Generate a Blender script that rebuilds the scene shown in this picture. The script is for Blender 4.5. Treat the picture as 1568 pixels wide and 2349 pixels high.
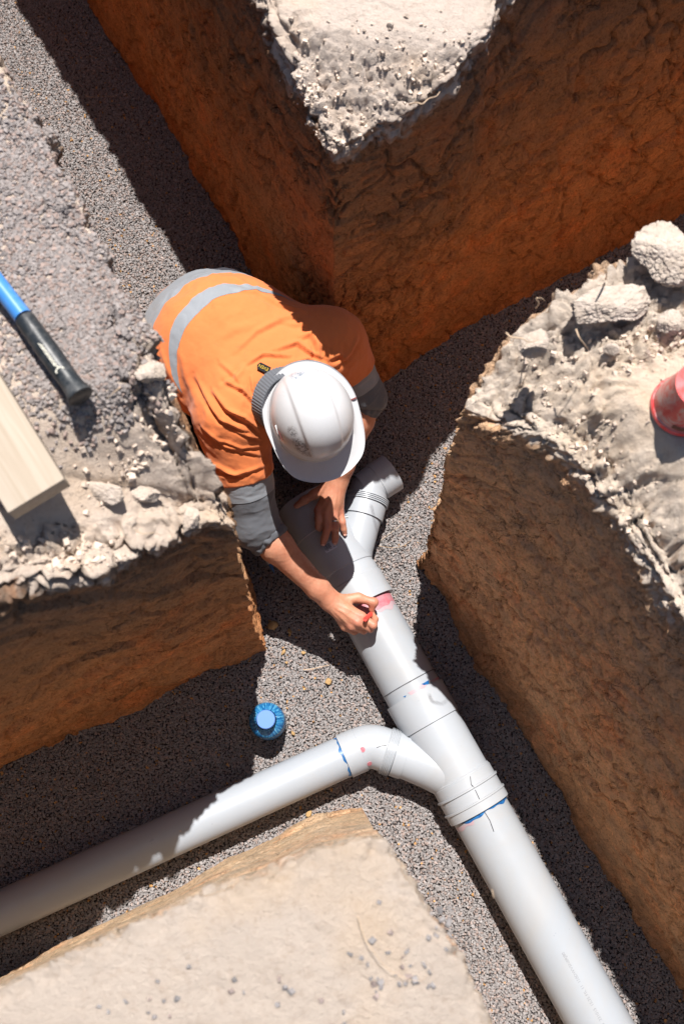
import bpy, bmesh, math, random
import numpy as np
from mathutils import Vector, Matrix
from mathutils.bvhtree import BVHTree

# ---------------------------------------------------------------- camera, sky, sun, exposure
SC = bpy.context.scene
for o in list(bpy.data.objects):
    bpy.data.objects.remove(o)
F_ = 35.0 / 36.0 * 2349.0            # focal length in the photograph's 1568 x 2349 pixels
CAMH = 2.8                           # camera above the trench floor (floor = z 0)
_n = np.array([(755 - 784) / F_, -(1790 - 1174) / F_, -1.0]); _n /= np.linalg.norm(_n)
_Z = -_n
_X = np.array([1.0, 0, 0]); _X -= (_X @ _Z) * _Z; _X /= np.linalg.norm(_X)
_Y = np.cross(_Z, _X)
CR = np.array([_X, _Y, _Z])
CC = np.array([0.0, 0.0, CAMH])


def P(u, v, z=0.0):
    """world point at height z seen at reference pixel u, v"""
    r = CR @ np.array([(u - 784) / F_, -(v - 1174) / F_, -1.0])
    return CC + (CAMH - z) / -r[2] * r


cam = bpy.data.cameras.new('camera'); cam.lens = 35; cam.sensor_fit = 'VERTICAL'; cam.sensor_height = 36; cam.sensor_width = 24
camo = bpy.data.objects.new('camera', cam); SC.collection.objects.link(camo)
camo.matrix_world = Matrix([list(CR[i]) + [CC[i]] for i in range(3)] + [[0, 0, 0, 1]])
cam.clip_end = 200; cam.clip_start = .05
cam.dof.use_dof = True; cam.dof.focus_distance = 2.52; cam.dof.aperture_fstop = 3.2
SC.camera = camo

SH = (-0.03, -0.46)                 # shadow offset on the ground per metre of height
sv = Vector((-SH[0], -SH[1], 1)).normalized()
w = bpy.data.worlds.new('World'); SC.world = w; w.use_nodes = True
nt = w.node_tree
sky = nt.nodes.new('ShaderNodeTexSky'); sky.sky_type = 'NISHITA'; sky.sun_disc = False
sky.sun_elevation = math.asin(sv.z); sky.sun_rotation = math.atan2(sv.x, sv.y)
bg = nt.nodes['Background']; bg.inputs[1].default_value = 0.05
nt.links.new(sky.outputs[0], bg.inputs[0])
sun = bpy.data.lights.new('sun', 'SUN'); sun.energy = 5.0; sun.angle = math.radians(0.5); sun.color = (1, .955, .9)
suno = bpy.data.objects.new('sun', sun); SC.collection.objects.link(suno)
suno.rotation_euler = sv.to_track_quat('Z', 'Y').to_euler(); suno.location = (0, 0, 6)
vs = SC.view_settings; vs.view_transform = 'Standard'; vs.look = 'None'; vs.gamma = 1; vs.exposure = 0.85
SC.cycles.use_denoising = True
SC.cycles.max_bounces = 8; SC.cycles.diffuse_bounces = 4; SC.cycles.caustics_reflective = False; SC.cycles.caustics_refractive = False
rng = np.random.default_rng(7)
random.seed(3)

# ---------------------------------------------------------------- numpy noise
_perm = rng.permutation(65536).astype(np.int64)
_rv = rng.random(65536)


def _h(ix, iy, iz):
    return _perm[(ix + _perm[(iy + _perm[iz & 65535]) & 65535]) & 65535]


def vnoise(p):
    """value noise in -1..1"""
    i = np.floor(p).astype(np.int64); f = p - i; f = f * f * (3 - 2 * f)
    r = 0
    for dx in (0, 1):
        for dy in (0, 1):
            for dz in (0, 1):
                wgt = (f[:, 0] if dx else 1 - f[:, 0]) * (f[:, 1] if dy else 1 - f[:, 1]) * (f[:, 2] if dz else 1 - f[:, 2])
                r = r + wgt * _rv[_h(i[:, 0] + dx, i[:, 1] + dy, i[:, 2] + dz)]
    return r * 2 - 1


def fbm(p, o=4, g=.5):
    a = 1; s = 0; t = 0
    for k in range(o):
        s = s + a * vnoise(p * 2 ** k + 17.3 * k); t += a; a *= g
    return s / t


def worley(p):
    """F1, F2 distances"""
    i = np.floor(p).astype(np.int64)
    f1 = np.full(len(p), 9.0); f2 = f1.copy()
    for dx in (-1, 0, 1):
        for dy in (-1, 0, 1):
            for dz in (-1, 0, 1):
                c = i + (dx, dy, dz)
                h = _h(c[:, 0], c[:, 1], c[:, 2])
                q = c + np.stack([_rv[h], _rv[(h + 101) & 65535], _rv[(h + 977) & 65535]], 1)
                d = np.sqrt(((q - p) ** 2).sum(1))
                f2 = np.where(d < f1, f1, np.minimum(f2, d)); f1 = np.minimum(f1, d)
    return f1, f2


def sst(a, b, x):
    t = np.clip((x - a) / (b - a), 0, 1)
    return t * t * (3 - 2 * t)


# ---------------------------------------------------------------- object helpers
def mesh_np(name, V, quads, tris=None):
    me = bpy.data.meshes.new(name)
    Vn = np.asarray(V, np.float32); nq = len(quads); nt_ = 0 if tris is None else len(tris)
    me.vertices.add(len(Vn)); me.vertices.foreach_set('co', Vn.ravel())
    idx = np.asarray(quads, np.int32).ravel()
    tot = [4] * nq
    if nt_:
        idx = np.concatenate([idx, np.asarray(tris, np.int32).ravel()]); tot = tot + [3] * nt_
    me.loops.add(len(idx)); me.loops.foreach_set('vertex_index', idx)
    st = np.concatenate([[0], np.cumsum(tot)[:-1]]).astype(np.int32)
    me.polygons.add(len(tot)); me.polygons.foreach_set('loop_start', st)
    me.update(calc_edges=True); me.validate()
    return me


def link(name, me, mat=None, parent=None, smooth=True):
    o = bpy.data.objects.new(name, me); SC.collection.objects.link(o)
    if mat is not None and len(me.materials) == 0:
        me.materials.append(mat)
    if smooth is not None:
        me.polygons.foreach_set('use_smooth', [bool(smooth)] * len(me.polygons))
    if parent is not None:
        o.parent = parent
        o.matrix_parent_inverse = Matrix.Translation(parent.location).inverted() if parent.location.length else Matrix()
    return o


def thing(name, label, cat, loc=(0, 0, 0), group=None):
    o = bpy.data.objects.new(name, None); SC.collection.objects.link(o); o.location = loc
    o.empty_display_size = .05
    return tag(o, label, cat, group)


def tag(o, label=None, cat=None, group=None, kind=None):
    if label: o['label'] = label
    if cat: o['category'] = cat
    if group: o['group'] = group
    if kind: o['kind'] = kind
    return o


def bm_obj(name, bm, mat=None, parent=None, smooth=True):
    me = bpy.data.meshes.new(name); bmesh.ops.recalc_face_normals(bm, faces=bm.faces[:]); bm.to_mesh(me); bm.free()
    return link(name, me, mat, parent, smooth)


def frame(d):
    d = Vector(d).normalized(); a = Vector((0, 0, 1)) if abs(d.z) < .9 else Vector((1, 0, 0))
    u = a.cross(d).normalized(); return u, d.cross(u), d


def tube_bm(bm, pts, rad, n=12, caps=True, closed=False):
    """sweep a circle along points; rad is a number or a list"""
    pts = [Vector(p) for p in pts]
    if not hasattr(rad, '__len__'): rad = [rad] * len(pts)
    rings = []; u = None
    for i, p in enumerate(pts):
        d = (pts[min(i + 1, len(pts) - 1)] - pts[max(i - 1, 0)]).normalized()
        if u is None: u = frame(d)[0]
        u = (u - u.dot(d) * d).normalized(); v = d.cross(u)
        rings.append([bm.verts.new(p + rad[i] * (math.cos(2 * math.pi * k / n) * u + math.sin(2 * math.pi * k / n) * v)) for k in range(n)])
    for a, b in zip(rings, rings[1:]):
        for k in range(n):
            bm.faces.new((a[k], a[(k + 1) % n], b[(k + 1) % n], b[k]))
    if caps:
        bm.faces.new(rings[0][::-1]); bm.faces.new(rings[-1])
    return rings


# ---------------------------------------------------------------- material helpers
class M:
    def __init__(s, name, rough=.8, spec=.3):
        s.m = bpy.data.materials.new(name); s.m.use_nodes = True; s.t = s.m.node_tree
        s.b = s.t.nodes['Principled BSDF']; s.b.inputs['Roughness'].default_value = rough
        s.b.inputs['Specular IOR Level'].default_value = spec
        s.co = s.n('ShaderNodeTexCoord').outputs['Object']

    def n(s, typ, **kw):
        nd = s.t.nodes.new(typ)
        for k, v in kw.items():
            if k in nd.inputs: s.put(nd.inputs[k], v)
            else: setattr(nd, k, v)
        return nd

    def put(s, sock, v):
        if isinstance(v, bpy.types.NodeSocket): s.t.links.new(v, sock)
        elif hasattr(v, '__len__') and sock.type == 'RGBA': sock.default_value = tuple(v) + (1,) * (4 - len(v))
        else: sock.default_value = v

    def noise(s, scale, det=6, rough=.6, dist=0, vec=None, out='Fac'):
        nd = s.n('ShaderNodeTexNoise', Scale=scale, Detail=det, Roughness=rough, Distortion=dist)
        s.put(nd.inputs['Vector'], vec if vec is not None else s.co)
        return nd.outputs[out]

    def ramp(s, fac, stops, interp='LINEAR'):
        nd = s.n('ShaderNodeValToRGB'); s.put(nd.inputs[0], fac); cr = nd.color_ramp; cr.interpolation = interp
        while len(cr.elements) < len(stops): cr.elements.new(.5)
        for e, (p, c) in zip(cr.elements, stops):
            e.position = p; e.color = (tuple(c) + (1,))[:4] if hasattr(c, '__len__') else (c, c, c, 1)
        return nd.outputs[0]

    def mix(s, fac, a, b, mode='MIX'):
        nd = s.n('ShaderNodeMix', data_type='RGBA', blend_type=mode)
        s.put(nd.inputs[0], fac); s.put(nd.inputs[6], a); s.put(nd.inputs[7], b)
        return nd.outputs[2]

    def math(s, op, a, b=0.0, clamp=False):
        nd = s.n('ShaderNodeMath', operation=op, use_clamp=clamp); s.put(nd.inputs[0], a); s.put(nd.inputs[1], b)
        return nd.outputs[0]

    def mapping(s, scale=(1, 1, 1), rot=(0, 0, 0), vec=None):
        nd = s.n('ShaderNodeMapping'); s.put(nd.inputs['Vector'], vec if vec is not None else s.co)
        nd.inputs['Scale'].default_value = scale; nd.inputs['Rotation'].default_value = rot
        return nd.outputs[0]

    def attr(s, name, out='Fac'):
        return s.n('ShaderNodeAttribute', attribute_name=name).outputs[out]

    def color(s, c): s.put(s.b.inputs['Base Color'], c); return s

    def bump(s, h, dist=.002, strength=1.0):
        nd = s.n('ShaderNodeBump', Strength=strength, Distance=dist); s.put(nd.inputs['Height'], h)
        prev = s.b.inputs['Normal']
        if prev.is_linked: s.t.links.new(prev.links[0].from_socket, nd.inputs['Normal'])
        s.t.links.new(nd.outputs[0], s.b.inputs['Normal']); return s
# ---------------------------------------------------------------- earth banks, trench floor, gravel
def soil_mat(name, top, mid, clay, low, pale):
    m = M(name, rough=.95, spec=.1)
    sep = m.n('ShaderNodeSeparateXYZ'); m.put(sep.inputs[0], m.n('ShaderNodeNewGeometry').outputs['Position'])
    wob = m.math('MULTIPLY_ADD', m.noise(3.0, 5, .6, .4), .42)
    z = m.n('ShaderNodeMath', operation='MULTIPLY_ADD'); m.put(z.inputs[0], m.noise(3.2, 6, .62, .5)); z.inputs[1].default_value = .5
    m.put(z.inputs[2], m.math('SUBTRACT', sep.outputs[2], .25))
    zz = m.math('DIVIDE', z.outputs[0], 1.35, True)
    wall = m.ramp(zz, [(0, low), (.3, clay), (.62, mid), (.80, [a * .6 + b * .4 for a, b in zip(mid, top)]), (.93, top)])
    wall = m.mix(m.ramp(m.noise(14, 6, .7), [(.38, 0), (.65, 1)]), wall, m.mix(1.0, wall, (1.45, 1.3, 1.15), 'MULTIPLY'))
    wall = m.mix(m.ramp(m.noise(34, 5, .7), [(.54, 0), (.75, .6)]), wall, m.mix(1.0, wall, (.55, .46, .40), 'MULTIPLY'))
    wall = m.mix(m.ramp(m.noise(6, 4, .7), [(.52, 0), (.7, .5)]), wall, m.mix(1.0, wall, (1.35, .85, .6), 'MULTIPLY'))
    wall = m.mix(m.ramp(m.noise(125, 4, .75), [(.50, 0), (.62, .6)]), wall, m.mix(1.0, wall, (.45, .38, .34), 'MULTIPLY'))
    wall = m.mix(m.ramp(m.noise(95, 4, .75, vec=m.mapping(scale=(1, 1, 1.4), rot=(.4, .3, 1))), [(.56, 0), (.66, .5)]), wall, m.mix(1.0, wall, (1.6, 1.5, 1.4), 'MULTIPLY'))
    dust = m.mix(m.noise(9, 7, .65), pale, [c * .80 for c in pale])
    dust = m.mix(m.ramp(m.noise(60, 5, .7), [(.5, 0), (.75, .55)]), dust, [pale[0] * .62, pale[1] * .55, pale[2] * .5])
    dust = m.mix(m.ramp(m.noise(4, 3), [(.52, 0), (.7, .45)]), dust, [pale[0] * .95, pale[1] * .82, pale[2] * .64])
    nz = m.n('ShaderNodeSeparateXYZ'); m.put(nz.inputs[0], m.n('ShaderNodeNewGeometry').outputs['Normal'])
    settle = m.ramp(nz.outputs[2], [(.25, .45), (.85, 1)])
    fac = m.math('ADD', m.math('MULTIPLY', m.attr('dust'), settle), m.math('MULTIPLY', m.math('SUBTRACT', m.noise(45, 5, .7), .5), .5))
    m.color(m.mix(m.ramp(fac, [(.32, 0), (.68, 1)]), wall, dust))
    wv = m.n('ShaderNodeVectorMath', operation='MULTIPLY_ADD'); m.put(wv.inputs[0], m.noise(7, 5, .6, out='Color')); wv.inputs[1].default_value = (.22, .22, .22); m.put(wv.inputs[2], m.co)
    vo = m.n('ShaderNodeTexVoronoi', feature='DISTANCE_TO_EDGE', Scale=11); m.put(vo.inputs['Vector'], m.mapping(scale=(1, 1, .6), vec=wv.outputs[0]))
    fis = m.ramp(vo.outputs['Distance'], [(.0, 0), (.035, 1)]); pat = m.ramp(m.noise(5, 3), [(.44, 0), (.56, 1)])
    fis = m.math('MAXIMUM', m.math('MAXIMUM', fis, m.math('SUBTRACT', 1.0, pat)), m.attr('dust'))
    m.bump(m.noise(70, 7, .78), .0105, .95).bump(m.noise(300, 4, .7), .0025, .7).bump(fis, .007, .8)
    return m.m


def resamp(poly, s):
    """points at distance s along the polyline, extrapolated past its end"""
    poly = np.array(poly, float); seg = np.diff(poly, axis=0); L = np.linalg.norm(seg, axis=1); c = np.concatenate([[0], np.cumsum(L)])
    out = np.empty((len(s), 2))
    k = np.clip(np.searchsorted(c, s, side='right') - 1, 0, len(L) - 1)
    t = (s - c[k]) / L[k]
    return poly[k] + seg[k] * t[:, None]


def spaced(vis, step, far=7.0):
    a = list(np.arange(0, vis, step)); st = step
    while a[-1] < far:
        st *= 1.25; a.append(a[-1] + st)
    return np.array(a)


BL = {}


def bank(name, H, rimA, rimB, botA, botB, visA, visB, step, topdisp, walldisp, mat, sink=None):
    sa, sb = spaced(visA, step), spaced(visB, step)
    RA, RB = resamp(rimA, sa), resamp(rimB, sb)
    FA, FB = resamp(botA, sa), resamp(botB, sb)
    T0 = RA[0]
    V = []; N = []; D = []; W = []
    na, nb = len(sa), len(sb)
    nz = int((H + .1) / step)
    ts = np.linspace(0, 1, nz + 1)
    ca, cb = np.array(rimA[3]) - T0, np.array(rimB[3]) - T0
    ctr = T0 + (ca / np.linalg.norm(ca) + cb / np.linalg.norm(cb))

    def wall(R, F):
        tan = np.gradient(.5 * R + .5 * F, axis=0)
        k = 9; pad = np.pad(tan, ((k, k), (0, 0)), 'edge')
        tan = np.stack([np.convolve(pad[:, i], np.ones(2 * k + 1) / (2 * k + 1), 'valid') for i in (0, 1)], 1)
        tan /= np.linalg.norm(tan, axis=1)[:, None]
        nn = np.stack([-tan[:, 1], tan[:, 0]], 1)
        if ((R[0] - ctr) @ nn[0]) < 0: nn = -nn
        return nn
    nA, nB = wall(RA, FA), wall(RB, FB)
    dg = nA[0] + nB[0]; dg /= np.linalg.norm(dg)
    for nn, s in ((nA, sa), (nB, sb)):          # rounded vertical corner: normals turn to the diagonal
        wgt = np.exp(-(s / .06) ** 2)[:, None]; nn[:] = nn * (1 - wgt) + dg * wgt; nn /= np.linalg.norm(nn, axis=1)[:, None]
    # walls
    def wallgrid(R, F, nn, s):
        n = len(s); z = -.06 + (H + .06) * ts
        p = F[:, None, :] * (1 - ts)[None, :, None] + R[:, None, :] * ts[None, :, None]
        p3 = np.concatenate([p, np.broadcast_to(z[None, :, None], (n, nz + 1, 1))], 2).reshape(-1, 3)
        nr = np.repeat(nn, nz + 1, axis=0)
        up = np.tile(sst(H - .05, H, z), n) * .7071
        n3 = np.concatenate([nr * np.sqrt(1 - up ** 2)[:, None], up[:, None]], 1)
        return p3, n3, np.repeat(s, nz + 1)
    WA, NA, SA = wallgrid(RA, FA, nA, sa); WB, NB, SB = wallgrid(RB, FB, nB, sb)
    # top
    TP = (RA[:, None, :] + RB[None, :, :] - T0).reshape(-1, 2)
    TP = np.concatenate([TP, np.full((len(TP), 1), H)], 1)
    ea, eb = np.meshgrid(sa, sb, indexing='ij'); ea, eb = ea.ravel(), eb.ravel()   # eb = distance from rim A, ea = distance from rim B
    k1 = 1 - sst(0, .05, eb); k2 = 1 - sst(0, .05, ea)
    nra = np.repeat(nA, nb, axis=0); nrb = np.tile(nB, (na, 1))
    hor = nra * k1[:, None] + nrb * k2[:, None]
    ln = np.linalg.norm(hor, axis=1); mx = np.maximum(k1, k2)
    hor = hor / np.maximum(ln, 1e-6)[:, None] * mx[:, None] * .7071
    NT = np.concatenate([hor, np.sqrt(1 - (hor ** 2).sum(1))[:, None]], 1)
    edge = np.minimum(ea, eb)

    V = np.concatenate([WA, WB, TP]); N = np.concatenate([NA, NB, NT])
    top = np.concatenate([np.zeros(len(WA) + len(WB)), np.ones(len(TP))])
    dist = np.concatenate([H - WA[:, 2], H - WB[:, 2], edge])      # distance from the rim, down the wall or over the top
    Sx = np.concatenate([SA, SB, np.zeros(len(TP))])
    which = np.concatenate([np.zeros(len(WA)), np.ones(len(WB)), np.full(len(TP), 2)])
    dt, du = topdisp(V, dist, which)
    dw = walldisp(V, dist, Sx, which)
    # one blend that is .5/.5 on the rim itself from both sides, so the edge stays closed
    b = np.where(top > 0, .5 + .5 * sst(0, .05, dist), .5 - .5 * sst(0, .05, dist))
    disp = dt * b + dw * (1 - b)
    sk = sink(V) if sink else None
    V = V + N * disp[:, None]
    if sink: V[:, 2] -= sk * np.clip(V[:, 2] / H, 0, 1) ** 1.5
    fine = (np.abs(Sx) < 2.6)
    def grid(off, n, m, flip):
        i, j = np.meshgrid(np.arange(n - 1), np.arange(m - 1), indexing='ij'); a = off + i * m + j
        q = np.stack([a, a + m, a + m + 1, a + 1], -1).reshape(-1, 4)
        return q[:, ::-1] if flip else q
    def orient(q):
        a, b_, d_ = V[q[len(q) // 3][0]], V[q[len(q) // 3][1]], V[q[len(q) // 3][3]]
        g = np.cross(b_ - a, d_ - a); return q if g @ N[q[len(q) // 3][0]] > 0 else q[:, ::-1]
    Q = np.concatenate([orient(grid(0, na, nz + 1, 0)), orient(grid(len(WA), nb, nz + 1, 0)), orient(grid(len(WA) + len(WB), na, nb, 0))])
    # weld the shared edges: rim A, rim B, the vertical corner
    to = np.arange(len(V)); o1 = len(WA); o2 = o1 + len(WB)
    to[o2 + np.arange(na) * nb] = np.arange(na) * (nz + 1) + nz
    to[o2 + np.arange(nb)] = o1 + np.arange(nb) * (nz + 1) + nz
    to[o1 + np.arange(nz + 1)] = np.arange(nz + 1); to[o2] = nz
    first, inv = np.unique(to, return_inverse=True); inv = inv.ravel()
    Q = inv[Q]
    me = mesh_np(name, V[first], Q)
    at = me.attributes.new('dust', 'FLOAT', 'POINT'); at.data.foreach_set('value', du[first].astype(np.float32)[:len(me.vertices)])
    o = link(name, me, mat); tag(o, kind='structure')
    BL[name] = BVHTree.FromPolygons([tuple(v) for v in V[first].tolist()], Q.tolist())
    return o


def top_z(x, y, name, default=1.2):
    h = BL[name].ray_cast(Vector((x, y, 3)), Vector((0, 0, -1)))
    return h[0] if h[0] is not None else Vector((x, y, default))


def px2(pts, z): return [tuple(P(u, v, z)[:2]) for u, v in pts]


def cracks(p, sc=9.0, w=.05):
    q = p * sc + .55 * np.stack([fbm(p * 14 + 5, 3), fbm(p * 14 + 50, 3), fbm(p * 14 + 90, 3)], 1)
    q[:, 2] *= .55
    f1, f2 = worley(q)
    return (1 - sst(0, w, f2 - f1))


def wall_relief(p, dist, streak=(1, 1), amp=1.0, crackamp=.012):
    """spade-cut clay: broad hollows, scrape marks that run along the trench, cracks, pits"""
    d = .030 * fbm(p * 2.3 + 3, 3)
    low = sst(.35, .8, dist)
    a = p * np.array([11, 11, 22]) + .9 * np.stack([fbm(p * 5, 2)] * 3, 1)
    st = fbm(a + 31, 4, .6)
    d = d + (.007 + .005 * low) * st + chunks(p * np.array([1, 1, 1.3]) + 6, 6.5, .013)
    d = d + .0065 * fbm(p * 38 + 9, 4, .65)
    patch = sst(-.15, .25, fbm(p * 3.1 + 77, 2))
    d = d - 1.5 * crackamp * cracks(p, 8, .06) * patch - .9 * crackamp * cracks(p + 3, 19, .08) * sst(-.1, .3, fbm(p * 4 + 11, 2))
    pit = worley(p * np.array([16, 16, 24]))[0]
    d = d - .014 * (1 - sst(.12, .3, pit)) * sst(.0, .3, fbm(p * 5 + 41, 2))
    gouge = sst(.25, .6, fbm(p * np.array([10, 10, 26]) + 7, 3))
    d = d - .010 * gouge
    return amp * d


def clods(p, sc=26, a=.016):
    q = p * sc + .5 * np.stack([vnoise(p * sc * .9), vnoise(p * sc * .9 + 40), vnoise(p * sc * .9 + 80)], 1)
    f1, f2 = worley(q)
    f3, f4 = worley(q * 2.3 + 9)
    return a * (sst(.02, .45, f2 - f1) * (1.1 - f1)) + .45 * a * (sst(.02, .4, f4 - f3) * (1.1 - f3))


def chunks(p, sc, a):
    """broken lumps: every cell its own height and tilt, cracks between"""
    q = p * sc + .35 * np.stack([vnoise(p * sc * 1.3), vnoise(p * sc * 1.3 + 40), vnoise(p * sc * 1.3 + 80)], 1)
    i = np.floor(q).astype(np.int64); f1 = np.full(len(q), 9.0); f2 = f1.copy(); hv = np.zeros(len(q)); tl = np.zeros(len(q))
    for dx in (-1, 0, 1):
        for dy in (-1, 0, 1):
            for dz in (-1, 0, 1):
                c = i + (dx, dy, dz); h = _h(c[:, 0], c[:, 1], c[:, 2])
                r_ = c + np.stack([_rv[h], _rv[(h + 101) & 65535], _rv[(h + 977) & 65535]], 1) - q; d = np.sqrt((r_ ** 2).sum(1)); m_ = d < f1
                f2 = np.where(m_, f1, np.minimum(f2, d)); f1 = np.where(m_, d, f1)
                hv = np.where(m_, _rv[(h + 555) & 65535], hv)
                tl = np.where(m_, r_[:, 0] * (_rv[(h + 31) & 65535] - .5) + r_[:, 1] * (_rv[(h + 77) & 65535] - .5), tl)
    return a * ((hv - .35 + 1.1 * tl) * sst(0, .10, f2 - f1) - .45 * (1 - sst(0, .10, f2 - f1)))


def make_disp(rough, drop, crumb=.022, base=.0, amp=1.0, crackamp=.012, wallblend=.12, foot=None, big=.5):
    def topd(p, dist, which):
        n = fbm(p * 7 + 2, 4)
        r = rough(p, dist)
        r = np.clip(r + .35 * (fbm(p * 11 + 60, 3)), 0, 1) * (r > .02)
        d = .010 * fbm(p * 3, 3) + .0035 * fbm(p * 30, 4, .6)
        pl = .45 + .55 * sst(-.25, .25, fbm(p * 8 + 33, 3))
        d = d + r * (big * (chunks(p + 1, 15, .036) + chunks(p + 4, 34, .014)) + pl * chunks(p, 55, .010) + chunks(p + 5, 100, .005) + .020 * fbm(p * 12 + 20, 5, .65) - .012 * (1 - sst(.1, .35, worley(p * 26 + 3)[0])) - drop + .0021 * np.random.default_rng(5).normal(size=len(p)))
        d = d - .0022 * cracks(p, 7, .03) * (1 - r) * sst(0, .3, fbm(p * 2 + 8, 2))
        dust = np.where(which == 2, 1.0, 1 - sst(crumb - .02, crumb + .03, dist + .09 * n + .05 * fbm(p * 25 + 8, 3)))
        return d, dust

    def walld(p, dist, s, which):
        d = wall_relief(p, dist, amp=amp, crackamp=crackamp)
        nr = 1 - sst(.02, wallblend, dist + .05 * fbm(p * 9 + 4, 3))
        d = d * (1 - .3 * nr) + nr * (big * .55 * (chunks(p + 1, 15, .036) + chunks(p + 4, 34, .014)) + chunks(p, 40, .010) + .016 * fbm(p * 14 + 20, 4, .65))
        d = d + .02 * (1 - sst(0, .10, H_ - dist)) * (.5 + fbm(p * 6, 2))
        if foot: d = d + foot(p, dist, which)
        return d
    H_ = 1.2
    return topd, walld


# north bank: big block between the two trenches
Hn = 1.2
Trim = (768, 345)
def pz(l): return [tuple(P(u, v, z)[:2]) for u, v, z in l]
rimA = pz([(768, 338, 1.10), (742, 292, 1.115), (700, 210, 1.15), (655, 130, 1.18), (622, 55, 1.2), (600, 0, 1.2)]) + [(-.41, 2.07), (-.72, 2.58), (-1.036, 3.09)]
rimB = pz([(768, 338, 1.10), (850, 276, 1.14), (940, 212, 1.18), (1040, 145, 1.2), (1122, 60, 1.2), (1142, 0, 1.2), (1250, -110, 1.2), (1450, -230, 1.2)])
rimB = [rimB[0]] + [(x + .63 * o, y - .77 * o) for (x, y), o in zip(rimB[1:], (.0, .008, .012, .006, 0, 0, 0))]
botA = px2([(762, 915), (560, 603), (380, 300), (200, 0), (80, -200)], 0)
botB = px2([(762, 915), (865, 862), (1120, 725), (1420, 570), (1568, 490), (1800, 366)], 0)
tipN = P(768, 338, 1.10)[:2]


def roughN(p, dist):
    d = np.linalg.norm(p[:, :2] - tipN, axis=1)
    along = (p[:, :2] - tipN) @ np.array([.15, .99])
    return np.maximum(1 - sst(.15, .22, along + .03 * fbm(p * 14, 3)), .75 * (1 - sst(0, .035, dist)))


def tipdrop(p): return .10 * (1 - sst(0, .20, (p[:, :2] - tipN) @ np.array([.15, .99])))


tN, wN = make_disp(roughN, .012, crumb=.045, amp=.9)
tN0 = tN
def tN(p, dist, which):
    d, u = tN0(p, dist, which); return d, u
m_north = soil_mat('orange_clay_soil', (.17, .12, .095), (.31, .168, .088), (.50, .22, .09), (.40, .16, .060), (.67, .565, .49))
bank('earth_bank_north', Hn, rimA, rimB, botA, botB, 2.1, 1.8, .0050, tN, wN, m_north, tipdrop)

# east bank
He = 1.2
def pz(l): return [tuple(P(u, v, z)[:2]) for u, v, z in l]
rimA = pz([(1060, 935, 1.02), (1130, 965, 1.04), (1225, 1000, 1.06), (1300, 1045, 1.08), (1370, 1105, 1.09), (1430, 1185, 1.10), (1510, 1315, 1.10), (1568, 1405, 1.10), (1900, 1900, 1.10)])
rimB = pz([(1060, 935, 1.02), (1098, 862, 1.08), (1160, 775, 1.15), (1200, 722, 1.18), (1300, 665, 1.2), (1430, 600, 1.2), (1568, 525, 1.2), (1800, 400, 1.2)])
cornerE = np.array(rimA[0])
EA = np.array(rimA)
def slumpE(p):
    c = .18 * (1 - sst(.0, .30, np.linalg.norm(p[:, :2] - cornerE, axis=1) + .03 * fbm(p * 9 + 3, 3)))
    best = np.full(len(p), 9.0)
    for a, b in zip(EA[:-1], EA[1:]):
        q = p[:, :2] - a; ba = b - a; t = np.clip((q @ ba) / (ba @ ba), 0, 1); best = np.minimum(best, np.linalg.norm(q - t[:, None] * ba, axis=1))
    return np.maximum(c, .11 * (1 - sst(.0, .12, best + .05 * fbm(p * 8 + 12, 3))))

def tE(p, dist, which):
    d, u = tE0(p, dist, which); return d, u
def wE(p, dist, s, which): return wE0(p, dist, s, which)
botA = px2([(962, 1292), (1010, 1380), (1085, 1500), (1262, 1800), (1568, 2300), (1750, 2590)], 0)
botB = [tuple(np.array(b) + (.0, -.03)) for b in [tuple(P(962, 1292)[:2])] + px2([(1165, 790), (1300, 672), (1430, 604), (1568, 528), (1800, 405)], He)]


def roughE(p, dist):
    return np.maximum(1 - sst(.05, .12, dist + .05 * fbm(p * 8, 3)),
                      (1 - sst(.10, .19, (p[:, :2] - P(1160, 775, He)[:2]) @ np.array([.43, -.9]) + .02 * fbm(p * 12, 2))))


tE0, wE0 = make_disp(roughE, .012, crumb=.03, amp=.9, crackamp=.010, wallblend=.24, big=.8)
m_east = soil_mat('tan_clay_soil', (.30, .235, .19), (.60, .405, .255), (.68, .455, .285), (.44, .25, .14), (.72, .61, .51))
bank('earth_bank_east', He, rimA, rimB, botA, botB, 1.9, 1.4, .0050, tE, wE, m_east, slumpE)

# west bank
Hw = 1.3
def pz(l): return [tuple(P(u, v, z)[:2]) for u, v, z in l]
rimA = pz([(524, 1194, 1.08), (478, 1075, 1.15), (438, 990, 1.23), (392, 900, 1.29), (330, 740, 1.3), (270, 640, 1.3), (215, 545, 1.3), (150, 420, 1.3), (90, 310, 1.3), (0, 155, 1.3), (-120, -60, 1.3)])
rimB = pz([(524, 1194, 1.08), (470, 1192, 1.09), (418, 1204, 1.11), (308, 1256, 1.17), (194, 1296, 1.25), (0, 1345, 1.3)]) + [(-.78, .09), (-1.2, -.10), (-2, -.46)]
cornerW = np.array(rimA[0])
def slumpW(p): return .22 * (1 - sst(.0, .42, np.hypot((p[:, 0] - cornerW[0]), (p[:, 1] - cornerW[1]) * np.where(p[:, 1] > cornerW[1] + .04, 2.1, 1.0)) + .03 * fbm(p * 9 + 3, 3)))
bA = np.array(rimA)[:] * 1.0
botA = [tuple(P(604, 1492)[:2])] + [(x * .985 - .02, y * .985) for x, y in rimA[1:]]
botB = px2([(604, 1492), (450, 1560), (300, 1622), (0, 1752), (-250, 1860)], 0)


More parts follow.
